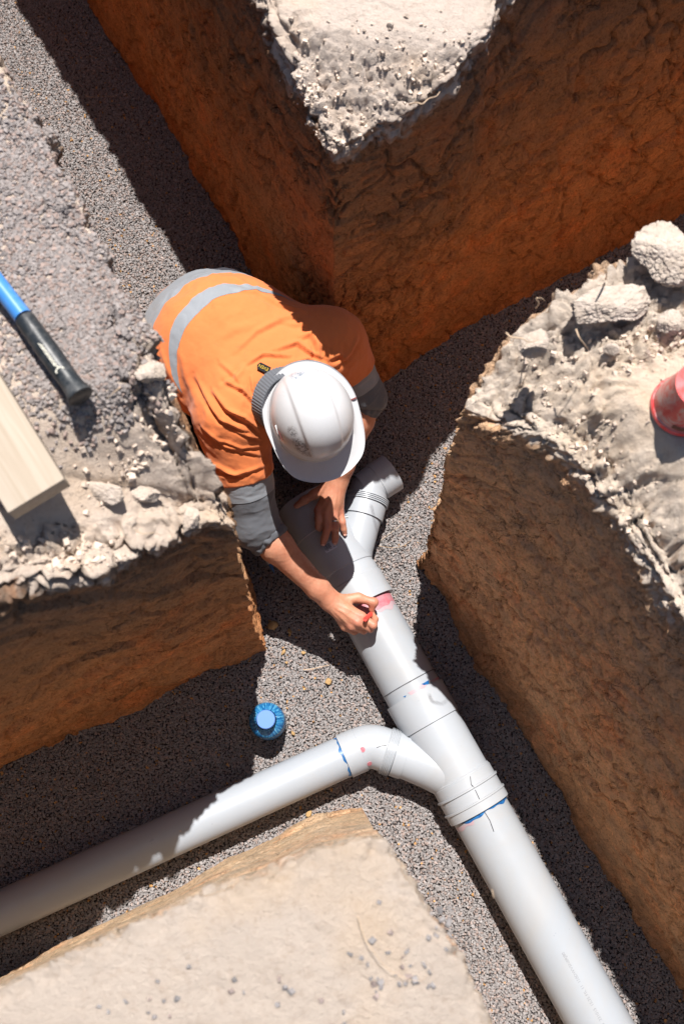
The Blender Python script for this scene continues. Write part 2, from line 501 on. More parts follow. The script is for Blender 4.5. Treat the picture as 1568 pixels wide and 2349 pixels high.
def roughW(p, dist):
    sdist = (P(250, 1180, Hw)[1] - p[:, 1])
    return np.maximum((1 - sst(.035, .09, dist + .04 * fbm(p * 9, 3))) * (.12 + .88 * sst(.80, .62, p[:, 1])),
                      sst(-.06, .03, sdist + (p[:, 0] + .35) * .25 + .04 * fbm(p * 8, 3)))


def topW(p, dist, which):
    d, u = tW0(p, dist, which)
    hol = np.exp(-(((p[:, :2] - P(380, 905, Hw)[:2]) / (.05, .06)) ** 2).sum(1))
    return d - .05 * hol, u


tW0, wW = make_disp(roughW, .018, crumb=.04, amp=1.0, crackamp=.008, wallblend=.15, big=1.25)
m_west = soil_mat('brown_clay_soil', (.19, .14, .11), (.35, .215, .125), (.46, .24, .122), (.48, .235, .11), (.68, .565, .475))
def wallW(p, dist, s, which):
    return wW(p, dist, s, which)


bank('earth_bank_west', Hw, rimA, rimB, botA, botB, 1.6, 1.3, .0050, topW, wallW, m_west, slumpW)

# south bank
Hs = 1.2
rimA = px2([(884, 1922), (928, 2005), (965, 2060), (1037, 2170), (1100, 2290), (1160, 2400), (1300, 2640)], Hs)
rimB = px2([(884, 1922), (800, 1935), (720, 1952), (598, 2012), (461, 2050), (300, 2128), (150, 2195), (0, 2262), (-200, 2350)], Hs)
botA = [tuple(P(824, 1862)[:2])] + [(x * .99 - .01, y) for x, y in rimA[1:]]
botB = px2([(824, 1862), (727, 1880), (619, 1937), (533, 1977), (432, 2038), (252, 2128), (0, 2250), (-300, 2390)], 0)


def roughS(p, dist):
    return .6 * (1 - sst(0, .03, dist)) + 0 * p[:, 0]


tS, wS = make_disp(roughS, .012, crumb=.08, amp=.3, crackamp=.006)
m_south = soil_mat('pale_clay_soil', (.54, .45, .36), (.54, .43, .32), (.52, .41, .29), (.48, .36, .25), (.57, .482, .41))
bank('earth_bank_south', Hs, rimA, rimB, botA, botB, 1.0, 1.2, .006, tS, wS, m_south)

# trench floor sheet
m = M('gravel_bed', .95, .1); m.color(m.mix(m.noise(120, 4), (.05, .045, .045), (.10, .09, .09))); m.bump(m.noise(250, 4), .004)
xs = np.linspace(-9, 9, 91); gx, gy = np.meshgrid(xs, xs + 1, indexing='ij'); gz = -.006 + .0 * gx
V = np.stack([gx, gy, gz], -1).reshape(-1, 3); i, j = np.meshgrid(np.arange(90), np.arange(90), indexing='ij'); a = i * 91 + j
fl = link('ground', mesh_np('ground', V, np.stack([a, a + 91, a + 92, a + 1], -1).reshape(-1, 4)), m.m); tag(fl, kind='structure')


def floor_z(x, y): return .007 * fbm(np.stack([x * 4, y * 4, 0 * x], 1), 3)


def chips(name, xy, z, size, cols, mat, flat=.6):
    """one mesh of angular stones: jittered boxes with a cut top"""
    n = len(xy); base = np.array([[-1, -1, -1], [1, -1, -1], [1, 1, -1], [-1, 1, -1], [-1, -1, 1], [1, -1, 1], [1, 1, 1], [-1, 1, 1]], float)
    v = base[None] * (1 + rng.uniform(-.42, .18, (n, 8, 3)))
    v[:, 4:, :2] *= rng.uniform(.45, .9, (n, 1, 1))
    v *= np.stack([rng.uniform(.8, 1.25, n), rng.uniform(.55, .95, n), rng.uniform(.4, .8, n)], 1)[:, None, :]
    ang = rng.uniform(0, 2 * np.pi, n); t1 = rng.normal(0, .26, n); t2 = rng.normal(0, .26, n)
    def rot(v, a, i, j):
        c, s = np.cos(a)[:, None], np.sin(a)[:, None]; w_ = v.copy()
        w_[..., i] = c * v[..., i] - s * v[..., j]; w_[..., j] = s * v[..., i] + c * v[..., j]; return w_
    v = rot(rot(rot(v, t1, 0, 2), t2, 1, 2), ang, 0, 1) * size[:, None, None]
    v += np.stack([xy[:, 0], xy[:, 1], z], 1)[:, None, :]
    f = np.array([[0, 3, 2, 1], [4, 5, 6, 7], [0, 1, 5, 4], [1, 2, 6, 5], [2, 3, 7, 6], [3, 0, 4, 7]])
    Q = (f[None] + 8 * np.arange(n)[:, None, None]).reshape(-1, 4)
    me = mesh_np(name, v.reshape(-1, 3), Q)
    at = me.attributes.new('tint', 'FLOAT_COLOR', 'FACE')
    c = np.concatenate([np.repeat(cols, 6, axis=0), np.ones((n * 6, 1))], 1).astype(np.float32)
    at.data.foreach_set('color', c.ravel())
    o = link(name, me, mat, smooth=False)
    return o


mg = M('grey_stone_chips', .9, .15)
mg.color(mg.mix(mg.ramp(mg.noise(500, 3), [(.3, .0), (.7, .5)]), mg.attr('tint', 'Color'), mg.mix(1.0, mg.attr('tint', 'Color'), (1.25, 1.2, 1.2), 'MULTIPLY')))


def inside(name_poly, x, y):
    c = np.zeros(len(x), bool); n = len(name_poly)
    for a in range(n):
        x1, y1 = name_poly[a]; x2, y2 = name_poly[(a + 1) % n]
        k = ((y1 > y) != (y2 > y)) & (x < (x2 - x1) * (y - y1) / (y2 - y1 + 1e-12) + x1); c ^= k
    return c


def stone_cols(n, warm=.012):
    g = rng.normal(.225, .024, n).clip(.15, .36); c = np.stack([g * 1.02, g * .965, g * .955], 1)
    k = rng.random(n) < .25; c[k] *= (1.12, .97, .90)
    k = rng.random(n) < warm; c[k] = np.array([.42, .24, .10]) * rng.uniform(.7, 1.2, (k.sum(), 1))
    k = rng.random(n) < .06; c[k] *= .8
    return c


gs = .0051
gx, gy = np.meshgrid(np.arange(-1.25, 1.25, gs), np.arange(-.85, 3.1, gs), indexing='ij')
gx = gx.ravel() + rng.normal(0, gs * .3, gx.size); gy = gy.ravel() + rng.normal(0, gs * .3, gy.size)
polyN = px2([(790, 890), (580, 570), (200, -60)], 0) + [(-.6, 3.5), (2, 3.5)] + px2([(1800, 340), (1568, 460)], 0)
polyE = [tuple(P(985, 1300)[:2])] + px2([(1290, 1800), (1600, 2300)], 0) + [(2, -1), (2, 1.8)] + px2([(1250, 770)], 1.0)
polyW = [tuple(P(575, 1470)[:2])] + px2([(0, 1715), (-200, 1800)], 0) + [(-2, -.0), (-2, 2.9), (-1.35, 2.6)]
polyS = [tuple(P(810, 1880)[:2])] + px2([(727, 1900), (432, 2060), (0, 2280), (-200, 2380)], 0) + [(-1.2, -1.2), (.5, -1.2), (.27, -.55)]
keep = ~(inside(polyN, gx, gy) | inside(polyE, gx, gy) | inside(polyW, gx, gy) | inside(polyS, gx, gy))
gx, gy = gx[keep], gy[keep]
xy = np.stack([gx, gy], 1); n = len(gx)
print('floor chips', n)
g = chips('gravel', xy, floor_z(gx, gy) + rng.uniform(-.001, .003, n), rng.uniform(.0026, .0047, n), stone_cols(n), mg.m)
tag(g, 'loose grey crushed stone bedding covering the floor of the trenches', 'gravel', kind='stuff')


def scatter_on(name, regions, count, hz, smin_, smax_, bankname):
    pts = []
    for _ in range(count):
        (u, v), (du, dv) = regions[rng.integers(len(regions))]
        p = P(u + rng.normal(0, du), v + rng.normal(0, dv), hz); q = top_z(p[0], p[1], bankname)
        if q.z > hz - .06: pts.append(tuple(q))
    a = np.array(pts); return a, rng.uniform(smin_, smax_, len(a))


a, s = scatter_on('g', [((120, 480), (90, 150)), ((170, 650), (90, 110)), ((90, 760), (130, 120)), ((60, 350), (60, 120)), ((240, 780), (60, 90))], 9500, Hw, .0032, .0058, 'earth_bank_west')
g = chips('spilled_gravel', a[:, :2], a[:, 2] + .001, s, stone_cols(len(a), 0) * (1.0, .95, .92), mg.m)
tag(g, 'grey stone chips spilled over the top of the left bank around the hammer handle', 'gravel', kind='stuff')
a, s = scatter_on('g', [((850, 2190), (45, 60)), ((820, 2280), (60, 40)), ((300, 2310), (70, 25)), ((600, 2260), (150, 60)), ((1010, 2120), (15, 30)), ((940, 2250), (30, 40))], 60, Hs, .003, .0065, 'earth_bank_south')
g = chips('scattered_gravel', a[:, :2], a[:, 2] + .001, s, stone_cols(len(a)) * .9, mg.m)
tag(g, 'sparse grey stone chips dotted over the pale bank nearest the camera', 'gravel', kind='stuff')
# ---------------------------------------------------------------- drain pipes and fittings
def pvc(name, base=(.305, .333, .370), grime=.12):
    m = M(name, .34, .5)
    sc = m.mix(m.ramp(m.noise(5, 5, .7), [(.45, 0), (.8, grime)]), base, [c * .78 for c in base])
    sc = m.mix(m.ramp(m.noise(3, 6, .75, .5), [(.48, 0), (.72, .30)]), sc, (.33, .29, .24))
    sc = m.mix(m.ramp(m.noise(60, 5, .8), [(.66, 0), (.74, .35)]), sc, (.22, .2, .17))
    m.color(sc); m.put(m.b.inputs['Roughness'], m.ramp(m.noise(12, 4, .7), [(.3, .27), (.8, .48)])); m.bump(m.noise(9, 3), .0012, .4)
    return m.m


M_pipe = pvc('grey_pvc'); M_fit = pvc('pale_pvc', (.33, .355, .388), .10)
ZA = .085


def ax(v):
    return Vector(P(867 + (v - 1443) / 1.788, v, ZA))


AD = (ax(2300) - ax(1100)).normalized()


def lathe(pts_r, n=72, caps=(1, 1), wall=0.0):
    """pts_r: list of (point, radius). wall > 0 makes the last end an open mouth"""
    bm = bmesh.new(); pts = [p for p, r in pts_r]; rr = [r for p, r in pts_r]
    rings = tube_bm2(bm, pts, rr, n)
    def mouth(ring, c, d, r):
        inner = [bm.verts.new(c + (v.co - c) * ((r - wall) / r)) for v in ring]
        deep = [bm.verts.new(v.co - d * .10) for v in inner]
        for a, b in ((ring, inner), (inner, deep)):
            for k in range(n): bm.faces.new((a[k], a[(k + 1) % n], b[(k + 1) % n], b[k]))
    if caps[0] == 1: bm.faces.new(rings[0][::-1])
    if caps[0] == 2: mouth(rings[0], pts[0], (pts[0] - pts[1]).normalized(), rr[0])
    if caps[1] == 1: bm.faces.new(rings[-1])
    if caps[1] == 2: mouth(rings[-1], pts[-1], (pts[-1] - pts[-2]).normalized(), rr[-1])
    return bm


def tube_bm2(bm, pts, rad, n):
    """as tube_bm but two stations may share one point (a step in radius)"""
    rings = []; u = None; N = len(pts)
    for i, p in enumerate(pts):
        a = i
        while a > 0 and (pts[a] - p).length < 1e-6: a -= 1
        b = i
        while b < N - 1 and (pts[b] - p).length < 1e-6: b += 1
        d = (pts[b] - pts[a]).normalized()
        if u is None: u = frame(d)[0]
        u = (u - u.dot(d) * d).normalized(); v = d.cross(u)
        rings.append([bm.verts.new(p + rad[i] * (math.cos(2 * math.pi * k / n) * u + math.sin(2 * math.pi * k / n) * v)) for k in range(n)])
    for a, b in zip(rings, rings[1:]):
        for k in range(n): bm.faces.new((a[k], a[(k + 1) % n], b[(k + 1) % n], b[k]))
    return rings


def fin(name, bm, mat, parent=None, ang=28):
    o = bm_obj(name, bm, mat, parent); o.data.set_sharp_from_angle(angle=math.radians(ang)); return o


def line(a, b, prof):
    """prof: list of (fraction 0..1, radius)"""
    return [(a.lerp(b, t), r) for t, r in prof]


def band(name, center, d, r, w_, mat, parent, a0=0, a1=2 * math.pi, wob=.25, off=.0006, n=90, seed=0):
    """a thin smear of paint round a pipe, angle measured from straight up"""
    bm = bmesh.new(); d = Vector(d).normalized(); up = Vector((0, 0, 1)); up = (up - up.dot(d) * d).normalized(); sd = d.cross(up)
    rr = random.Random(seed); ph = [rr.uniform(0, 6) for _ in range(4)]
    prev = None
    for k in range(n + 1):
        a = a0 + (a1 - a0) * k / n
        e = min(1, k / 4, (n - k) / 4) if a1 - a0 < 6.2 else 1
        w1 = w_ * (1 + wob * (math.sin(a * 5 + ph[0]) + .6 * math.sin(a * 13 + ph[1]))) * e; w0 = w_ * .12 * math.sin(a * 7 + ph[2]) * wob * e
        o_ = (math.cos(a) * up + math.sin(a) * sd) * (r + off)
        row = [bm.verts.new(center + o_ + d * (w0 + (w1 - w0) * t)) for t in (0, .33, .67, 1)]
        if prev:
            for i in range(3): bm.faces.new((prev[i], prev[i + 1], row[i + 1], row[i]))
        prev = row
    return bm_obj(name, bm, mat, parent)


def paint(name, c1, c2, rough=.4, sc=90):
    m = M(name, rough, .5); m.color(m.mix(m.ramp(m.noise(sc, 5, .7), [(.35, 0), (.68, 1)]), c1, c2)); return m.m


M_blue = paint('blue_cement', (.008, .06, .20), (.02, .14, .34), .25)
M_pink = paint('pink_primer', (.42, .11, .14), (.42, .22, .25), .35, 45)
M_pinkpale = paint('pale_pink_primer', (.40, .26, .29), (.36, .31, .335), .35, 45)
M_pen = paint('black_ink', (.03, .03, .035), (.08, .08, .09), .6)

# long main pipe, lower length
end = ax(1857) + AD * 2.6
main = bpy.data.objects
t = thing('drain_pipe', 'thick light grey pipe running to the bottom right corner, faint printing on it', 'pipe', ax(1900))
fin('barrel', lathe(line(ax(1853), end, [(0, .0775), (1, .0775)])), M_pipe, t)
band('blue_cement_line', ax(1858), AD, .0778, .006, M_blue, t, -1.35, 1.0, .45, seed=2)
band('primer_smear', ax(1864), AD, .0776, .010, M_pinkpale, t, .45, 1.45, .3, .0005, seed=4)


def on_cyl_text(s, size, c0, d, r, mat, parent, name='printing', ang=0.0, flip=False):
    """lettering wrapped onto the top of a pipe; reads along d"""
    fc = bpy.data.curves.new('txt', 'FONT'); fc.body = s; fc.size = size
    fo = bpy.data.objects.new('txt', fc); SC.collection.objects.link(fo)
    dg = bpy.context.evaluated_depsgraph_get(); me = bpy.data.meshes.new_from_object(fo.evaluated_get(dg)); bpy.data.objects.remove(fo)
    d = Vector(d).normalized(); up = Vector((0, 0, 1)); up = (up - up.dot(d) * d).normalized(); sd = up.cross(d)
    for v in me.vertices:
        a = ang + (v.co.y - size * .35) / r
        v.co = c0 + d * v.co.x + (math.cos(a) * up + math.sin(a) * sd) * (r + .0005)
    me.materials.clear()
    return link(name, me, mat, parent, smooth=False)


M_print = paint('faded_print', (.17, .175, .19), (.26, .27, .285), .5, 200)
on_cyl_text('D TYPES] AS/NZS 1260  W  LN-AMI 71015  231015  15:35 ML 11  150DWVSN8RJ80', .0105, ax(2500), -AD, .0775, M_print, t, ang=.02)

# middle length, between the two wyes
t = thing('drain_pipe', 'short thick grey pipe between the two junctions, pink primer at its top end', 'pipe', ax(1500))
fin('barrel', lathe(line(ax(1375), ax(1600), [(0, .0775), (1, .0775)])), M_pipe, t)
band('primer_smear', ax(1388), AD, .0778, .034, M_pink, t, -1.3, 1.25, .10, seed=5)
band('primer_smear', ax(1390), AD, .0776, .042, M_pinkpale, t, -1.35, 1.3, .12, .0004, seed=6)
band('pen_line', ax(1567), AD, .0777, .0022, M_pen, t, -1.5, 1.45, .1, seed=7)
band('primer_smear', ax(1585), AD, .0777, .007, M_pinkpale, t, -1.45, .3, .5, seed=8)
band('primer_smear', ax(1586), AD, .0777, .005, M_pink, t, -1.45, -.7, .5, .0008, seed=9)
band('cement_smear', ax(1583), AD, .0777, .005, M_blue, t, -.60, -.26, .6, .0009, seed=10, n=20)
band('cement_smear', ax(1587), AD, .0777, .005, M_blue, t, .38, .50, .3, .0009, seed=11, n=10)

# upper wye fitting with its side branch
t = thing('wye_fitting', 'pale grey plastic wye with a barcode sticker, held down by the left hand', 'pipe fitting', ax(1280))
a, b = ax(1146), ax(1389)
fin('body', lathe(line(a, b, [(0, .085), (.30, .085), (.30, .0835), (.305, .0835), (.68, .0835), (.685, .0815), (.705, .0815), (.72, .0835), (.79, .0835), (.80, .0865), (.955, .0865), (.955, .0885), (1, .0885)]), caps=(2, 1), wall=.004), M_fit, t)
J = Vector(P(796, 1312, ZA)); B1 = Vector(P(838, 1156, ZA)); bd = (B1 - J).normalized()
fin('branch', lathe(line(J, B1, [(0, .066), (.12, .064), (.3, .056), (.35, .0545), (.80, .0545), (.80, .0592), (1, .0592)])), M_fit, t)
band('mould_line', ax(1221), AD, .0852, .003, paint('seam_white', (.5, .5, .5), (.55, .55, .55)), t, -1.4, 1.4, .08, seed=1)
# barcode sticker
up = Vector((0, 0, 1)); sd = AD.cross(up).normalized()
bm = bmesh.new(); bars = bmesh.new()


def patch(bm_, c, d, r, l0, l1, a0, a1, off):
    u_ = Vector((0, 0, 1)); s_ = d.cross(u_).normalized(); n = 6; prev = None
    for k in range(n + 1):
        an = a0 + (a1 - a0) * k / n; o_ = (math.cos(an) * u_ + math.sin(an) * s_) * (r + off)
        row = [bm_.verts.new(c + o_ + d * l0), bm_.verts.new(c + o_ + d * l1)]
        if prev: bm_.faces.new((prev[0], prev[1], row[1], row[0]))
        prev = row


lc = ax(1262)
m = M('white_sticker', .4, .4); m.color((.52, .54, .60))
patch(bm, lc, AD, .0835, -.011, .013, -.03, .38, .0006)
o = bm_obj('barcode_sticker', bm, m.m, t)
x = .00; ra = random.Random(5)
while x < .235:
    wdt = ra.choice((.004, .006, .011)); patch(bars, lc, AD, .0835, -.0092 + .0, .006, .13 + x, .13 + x + wdt, .0011); x += wdt + ra.choice((.005, .009))
for k in range(3): patch(bars, lc, AD, .0835, .0075 + .0 * k, .0087, .01 + k * .12, .08 + k * .12, .0011)
sb = bm_obj('bars', bars, M_pen, o, smooth=False)
pb = bmesh.new(); cc = ax(1203) + up * .0855 + sd * .002
tube_bm(pb, [cc - sd * .012, cc + sd * .012], .0052, 12); fin('black_plug', pb, M_pen, t)

# upper elbow
t = thing('elbow_fitting', 'pale grey elbow with an open mouth on the upper side branch, beside the white helmet', 'pipe fitting', B1)
E0 = B1; E1 = Vector(P(848, 1116, ZA)); E2 = Vector(P(899, 1083, ZA)); d1 = (E1 - E0).normalized(); d2 = (E2 - E1).normalized()
prof = []
for k in range(4):
    c = E0 + d1 * (.0035 + .0052 * k)
    prof += [(c - d1 * .0018, .0585), (c - d1 * .0014, .0635), (c + d1 * .0014, .0635), (c + d1 * .0018, .0585)]
def bend(A, B, C, L, r, n=10):
    da, db = (B - A).normalized(), (C - B).normalized(); p0 = B - da * L; p1 = B + db * L; out = []
    for k in range(n + 1):
        t_ = k / n; out.append(((1 - t_) ** 2 * p0 + 2 * t_ * (1 - t_) * B + t_ ** 2 * p1, r))
    return out
prof += [(E0 + d1 * .0235, .0565), (E0 + d1 * .0236, .0545)]
body = prof + bend(E0, E1, E2, .020, .0545) + [(E1 + d2 * .024, .0545), (E1 + d2 * .024, .0562), (E2, .0562)]
fin('body', lathe(body, caps=(1, 2), wall=.0035), M_fit, t)

# lower wye
t = thing('wye_fitting', 'long pale grey wye with two moulded flanges where the side pipe joins', 'pipe fitting', ax(1750))
a, b = ax(1592), ax(1857)
L = (b - a).length; fr = lambda v: (ax(v) - a).length / L
fin('body', lathe(line(a, b, [(0, .0845), (fr(1659), .0835), (fr(1659.5), .0795), (fr(1778), .0795), (fr(1780), .0825), (fr(1783), .0825), (fr(1783.5), .084), (fr(1805), .084), (fr(1805.5), .0885), (fr(1809), .0885), (fr(1809.5), .0845), (fr(1834), .0845), (fr(1834.5), .089), (fr(1838), .089), (fr(1838.5), .086), (1, .086)])), M_fit, t)
K = Vector(P(1054, 1777, ZA)); B2 = Vector(P(905, 1728, ZA)); bd2 = (B2 - K).normalized()
fin('branch', lathe(line(K, B2, [(0, .072), (.25, .069), (.5, .062), (.80, .0575), (.84, .0572), (.84, .0598), (1, .0598)])), M_fit, t)
for v_, al in ((1795, 1.0), (1788, 1.45)):
    pass
for (u_, v_, z_) in ((981, 1797, .055), (914, 1774, .05)):
    q = bmesh.new(); bmesh.ops.create_uvsphere(q, u_segments=14, v_segments=8, radius=.0055, matrix=Matrix.Translation(P(u_, v_, z_ + .03))); fin('moulded_stud', q, M_fit, t)


def scribble(name, pts, parent, r=.0009):
    bm_ = bmesh.new(); tube_bm(bm_, pts, r, 6); return bm_obj(name, bm_, M_pen, parent)


def pipe_pt(s_v, off_u, r):
    """point on the top of the main run: axis at v, off_u metres across"""
    c = ax(s_v); s_ = AD.cross(Vector((0, 0, 1))).normalized(); return c + s_ * off_u + Vector((0, 0, 1)) * math.sqrt(max(r * r - off_u ** 2, 0))


scribble('pen_mark', [pipe_pt(1786, -.012, .0846), pipe_pt(1793, -.008, .0846), pipe_pt(1800, -.004, .0846), pipe_pt(1808, -.006, .0888)], t)
scribble('pen_mark', [pipe_pt(1813, -.006, .085), pipe_pt(1833, -.004, .085)], t)
scribble('pen_mark', [pipe_pt(1858, .0, .078), pipe_pt(1880, -.001, .078), pipe_pt(1902, .004, .078)], bpy.data.objects['drain_pipe'])

# lower elbow with ribs
t = thing('elbow_fitting', 'pale ribbed elbow between side pipe and lower junction, two pink dots on it', 'pipe fitting', B2)
G1 = Vector(P(849, 1708, ZA)); G2 = Vector(P(789, 1735, ZA)); d1 = (G1 - B2).normalized(); d2 = (G2 - G1).normalized()
prof = [(B2, .058)]
for k in range(6):
    c = B2 + d1 * (.003 + .0042 * k)
    prof += [(c - d1 * .0014, .0595), (c - d1 * .0008, .0630), (c + d1 * .0008, .0630), (c + d1 * .0014, .0595)]
prof += [(B2 + d1 * .028, .0575)]
body = prof + bend(B2, G1, G2, .026, .0575) + [(G1 + d2 * .030, .0575), (G1 + d2 * .031, .059), (G2, .059)]
fin('body', lathe(body), M_fit, t)
for (u_, v_) in ((831, 1719), (848, 1753)):
    bm = bmesh.new(); c = Vector(P(u_, v_, .142 if v_ < 1740 else .125))
    vv = c - (G1 + G2) / 2; vv -= vv.dot(d2) * d2; vv.normalize(); base = c - (c - G1).dot(vv) * vv + vv * .0586
    uu = d2; ww = vv.cross(d2); vs_ = [bm.verts.new(base + .0068 * (math.cos(a_) * uu + math.sin(a_) * ww)) for a_ in np.linspace(0, 2 * math.pi, 20)[:-1]]
    f = bm.faces.new(vs_); bmesh.ops.extrude_face_region(bm, geom=[f]); 
    for q in vs_: q.co -= vv * .003
    bm_obj('pink_dot', bm, M_pink, t, smooth=False)
scribble('pen_mark', [B2 + d1 * s_ + Vector((0, 0, 1)) * h_ + d1.cross(Vector((0, 0, 1))).normalized() * w_ for s_, h_, w_ in ((.052, .0575, -.004), (.040, .0572, .006), (.030, .0585, .010))], t, .0008)
# side pipe
t = thing('drain_pipe', 'thinner grey side pipe running out of the left edge, blue cement at its joint', 'pipe', G2)
Sd = (Vector(P(0, 2094, ZA)) - G2).normalized()
fin('barrel', lathe(line(G2 - Sd * .01, G2 + Sd * 3.2, [(0, .0548), (1, .0548)])), M_pipe, t)
band('blue_cement_line', G2, Sd, .055, .0055, M_blue, t, -1.3, 1.35, .55, seed=14)
band('dried_mud', G2 + Sd * .455, Sd, .055, .009, paint('mud', (.42, .30, .18), (.55, .45, .34)), t, -.10, .02, .9, seed=15, n=14)
# ---------------------------------------------------------------- tools, containers, stones, roots
# blue solvent bottle
bp = Vector(P(617, 1657, .004)); t = thing('bottle', 'small round blue plastic bottle with a flat light blue cap standing on the gravel', 'bottle', bp)
m = M('blue_plastic', .18, .6); m.b.inputs['Transmission Weight'].default_value = .25; m.b.inputs['IOR'].default_value = 1.45
# neck-to-shoulder streaks: highlights and dark facets of the plastic put into the colour
sp = m.n('ShaderNodeSeparateXYZ'); m.put(sp.inputs[0], m.co)
xx = m.math('SUBTRACT', sp.outputs[0], bp.x); yy = m.math('SUBTRACT', sp.outputs[1], bp.y)
an = m.math('ARCTAN2', yy, xx); cb = m.n('ShaderNodeCombineXYZ'); m.put(cb.inputs[0], m.math('COSINE', an)); m.put(cb.inputs[1], m.math('SINE', an)); m.put(cb.inputs[2], m.math('MULTIPLY', sp.outputs[2], 6.0))
st = m.noise(9, 4, .7, .6, vec=cb.outputs[0])
m.color(m.ramp(st, [(.36, (.004, .055, .20)), (.50, (.012, .15, .38)), (.62, (.10, .38, .60)), (.72, (.32, .62, .78))])); m.bump(st, .004, .6)
bm = bmesh.new(); prf = [(.000, .044), (.003, .047), (.098, .0475), (.104, .0465), (.112, .042), (.119, .034), (.122, .0275), (.128, .0265)]
tube_bm2(bm, [bp + Vector((0, 0, h)) for h, r in prf], [r for h, r in prf], 64); bm.faces.ensure_lookup_table()
fin('body', bm, m.m, t, 40)
m = M('cap_blue', .45, .4); m.color((.07, .18, .50)); bm = bmesh.new()
prf = [(.126, .0245), (.148, .0245), (.1505, .0232)]
rg = tube_bm2(bm, [bp + Vector((0, 0, h)) for h, r in prf], [r for h, r in prf], 60); bm.faces.new(rg[-1])
for k in range(0, 60, 2):
    for r_ in rg[:2]: r_[k].co = bp + (r_[k].co - bp) * 1; r_[k].co += (r_[k].co - bp - Vector((0, 0, (r_[k].co - bp).z))) * .03
fin('cap', bm, m.m, t, 30)
m = M('bottle_label', .4, .4); m.color(m.ramp(m.noise(60, 3), [(.45, (.02, .10, .25)), (.55, (.03, .2, .42))])); bm = bmesh.new(); prev = None
for k in range(41):
    a_ = math.radians(-150 + k * 4.2); row = [bm.verts.new(bp + Vector((math.cos(a_) * .0479, math.sin(a_) * .0479, z_))) for z_ in (.02, .09)]
    if prev: bm.faces.new((prev[0], prev[1], row[1], row[0]))
    prev = row
lb = bm_obj('label', bm, m.m, t)
m = M('label_white', .4, .4); m.color((.7, .66, .62)); bm = bmesh.new(); prev = None
for k in range(5):
    a_ = math.radians(-128 + k * 5); row = [bm.verts.new(bp + Vector((math.cos(a_) * .0483, math.sin(a_) * .0483, z_))) for z_ in (.03, .088)]
    if prev: bm.faces.new((prev[0], prev[1], row[1], row[0]))
    prev = row
bm_obj('label_panel', bm, m.m, lb)

# red tub, upside down on the right-hand bank
q = P(1566, 928, He + .012); bp = top_z(q[0], q[1], 'earth_bank_east'); bp = Vector((q[0], q[1], bp.z + .002))
t = thing('plastic_tub', 'red stained plastic tub standing upside down on the right bank', 'tub', bp)
m = M('stained_red_plastic', .3, .5); m.b.inputs['Transmission Weight'].default_value = .15
m.color(m.mix(m.ramp(m.noise(22, 5, .75, 1.2), [(.42, 0), (.58, 1)]), (.62, .05, .05), (.55, .36, .34)))
bm = bmesh.new(); prf = [(.0, .0525), (.004, .0535), (.010, .0535), (.011, .0515), (.050, .0465), (.090, .0420), (.094, .0415)]
rg = tube_bm2(bm, [bp + Vector((0, 0, h)) for h, r in prf], [r for h, r in prf], 72); fin('side', bm, m.m, t, 30)
m = M('red_plastic', .3, .5); m.color(m.mix(m.ramp(m.noise(30, 4, .7, .8), [(.4, 0), (.7, 1)]), (.75, .035, .03), (.78, .16, .17)))
bm = bmesh.new(); prf = [(.093, .0425), (.0965, .0425), (.0975, .041), (.0955, .038)]
rg = tube_bm2(bm, [bp + Vector((0, 0, h)) for h, r in prf], [r for h, r in prf], 72); bm.faces.new(rg[-1]); fin('base_disc', bm, m.m, t, 30)
bm = bmesh.new(); prf = [(-.001, .0545), (.007, .0548), (.009, .0535)]
tube_bm2(bm, [bp + Vector((0, 0, h)) for h, r in prf], [r for h, r in prf], 72); fin('rim', bm, m.m, t, 30)
m = M('brown_tab', .7, .2); m.color((.16, .07, .05)); bm = bmesh.new(); prev = None
for k in range(8):
    a_ = math.radians(-122 + k * 3.6); row = [bm.verts.new(bp + Vector((math.cos(a_) * r_, math.sin(a_) * r_, z_))) for z_, r_ in ((.016, .0520), (.026, .0508))]
    if prev: bm.faces.new((prev[0], prev[1], row[1], row[0]))
    prev = row
bm_obj('brown_patch', bm, m.m, t)

# sledge hammer lying on the left bank
z1 = Hw + .026
hp = [Vector(P(u, v, z1)) for u, v in ((0, 656), (58, 732), (80, 770), (120, 825), (160, 875), (187, 911))]
hd = (hp[0] - hp[-1]).normalized(); t = thing('sledgehammer', 'hammer lying on the left bank, blue shaft with a black rubber grip', 'hammer', hp[3])


def oval_tube(bm, pts, rx, rz, n=32):
    """like a tube but oval: rx across (horizontal), rz up"""
    rings = []
    for i, p in enumerate(pts):
        d = (pts[min(i + 1, len(pts) - 1)] - pts[max(i - 1, 0)]).normalized(); s_ = d.cross(Vector((0, 0, 1))).normalized(); u_ = s_.cross(d)
        rings.append([bm.verts.new(p + rx[i] * math.cos(2 * math.pi * k / n) * s_ + rz[i] * math.sin(2 * math.pi * k / n) * u_) for k in range(n)])
    for a, b in zip(rings, rings[1:]):
        for k in range(n): bm.faces.new((a[k], a[(k + 1) % n], b[(k + 1) % n], b[k]))
    bm.faces.new(rings[0][::-1]); bm.faces.new(rings[-1])


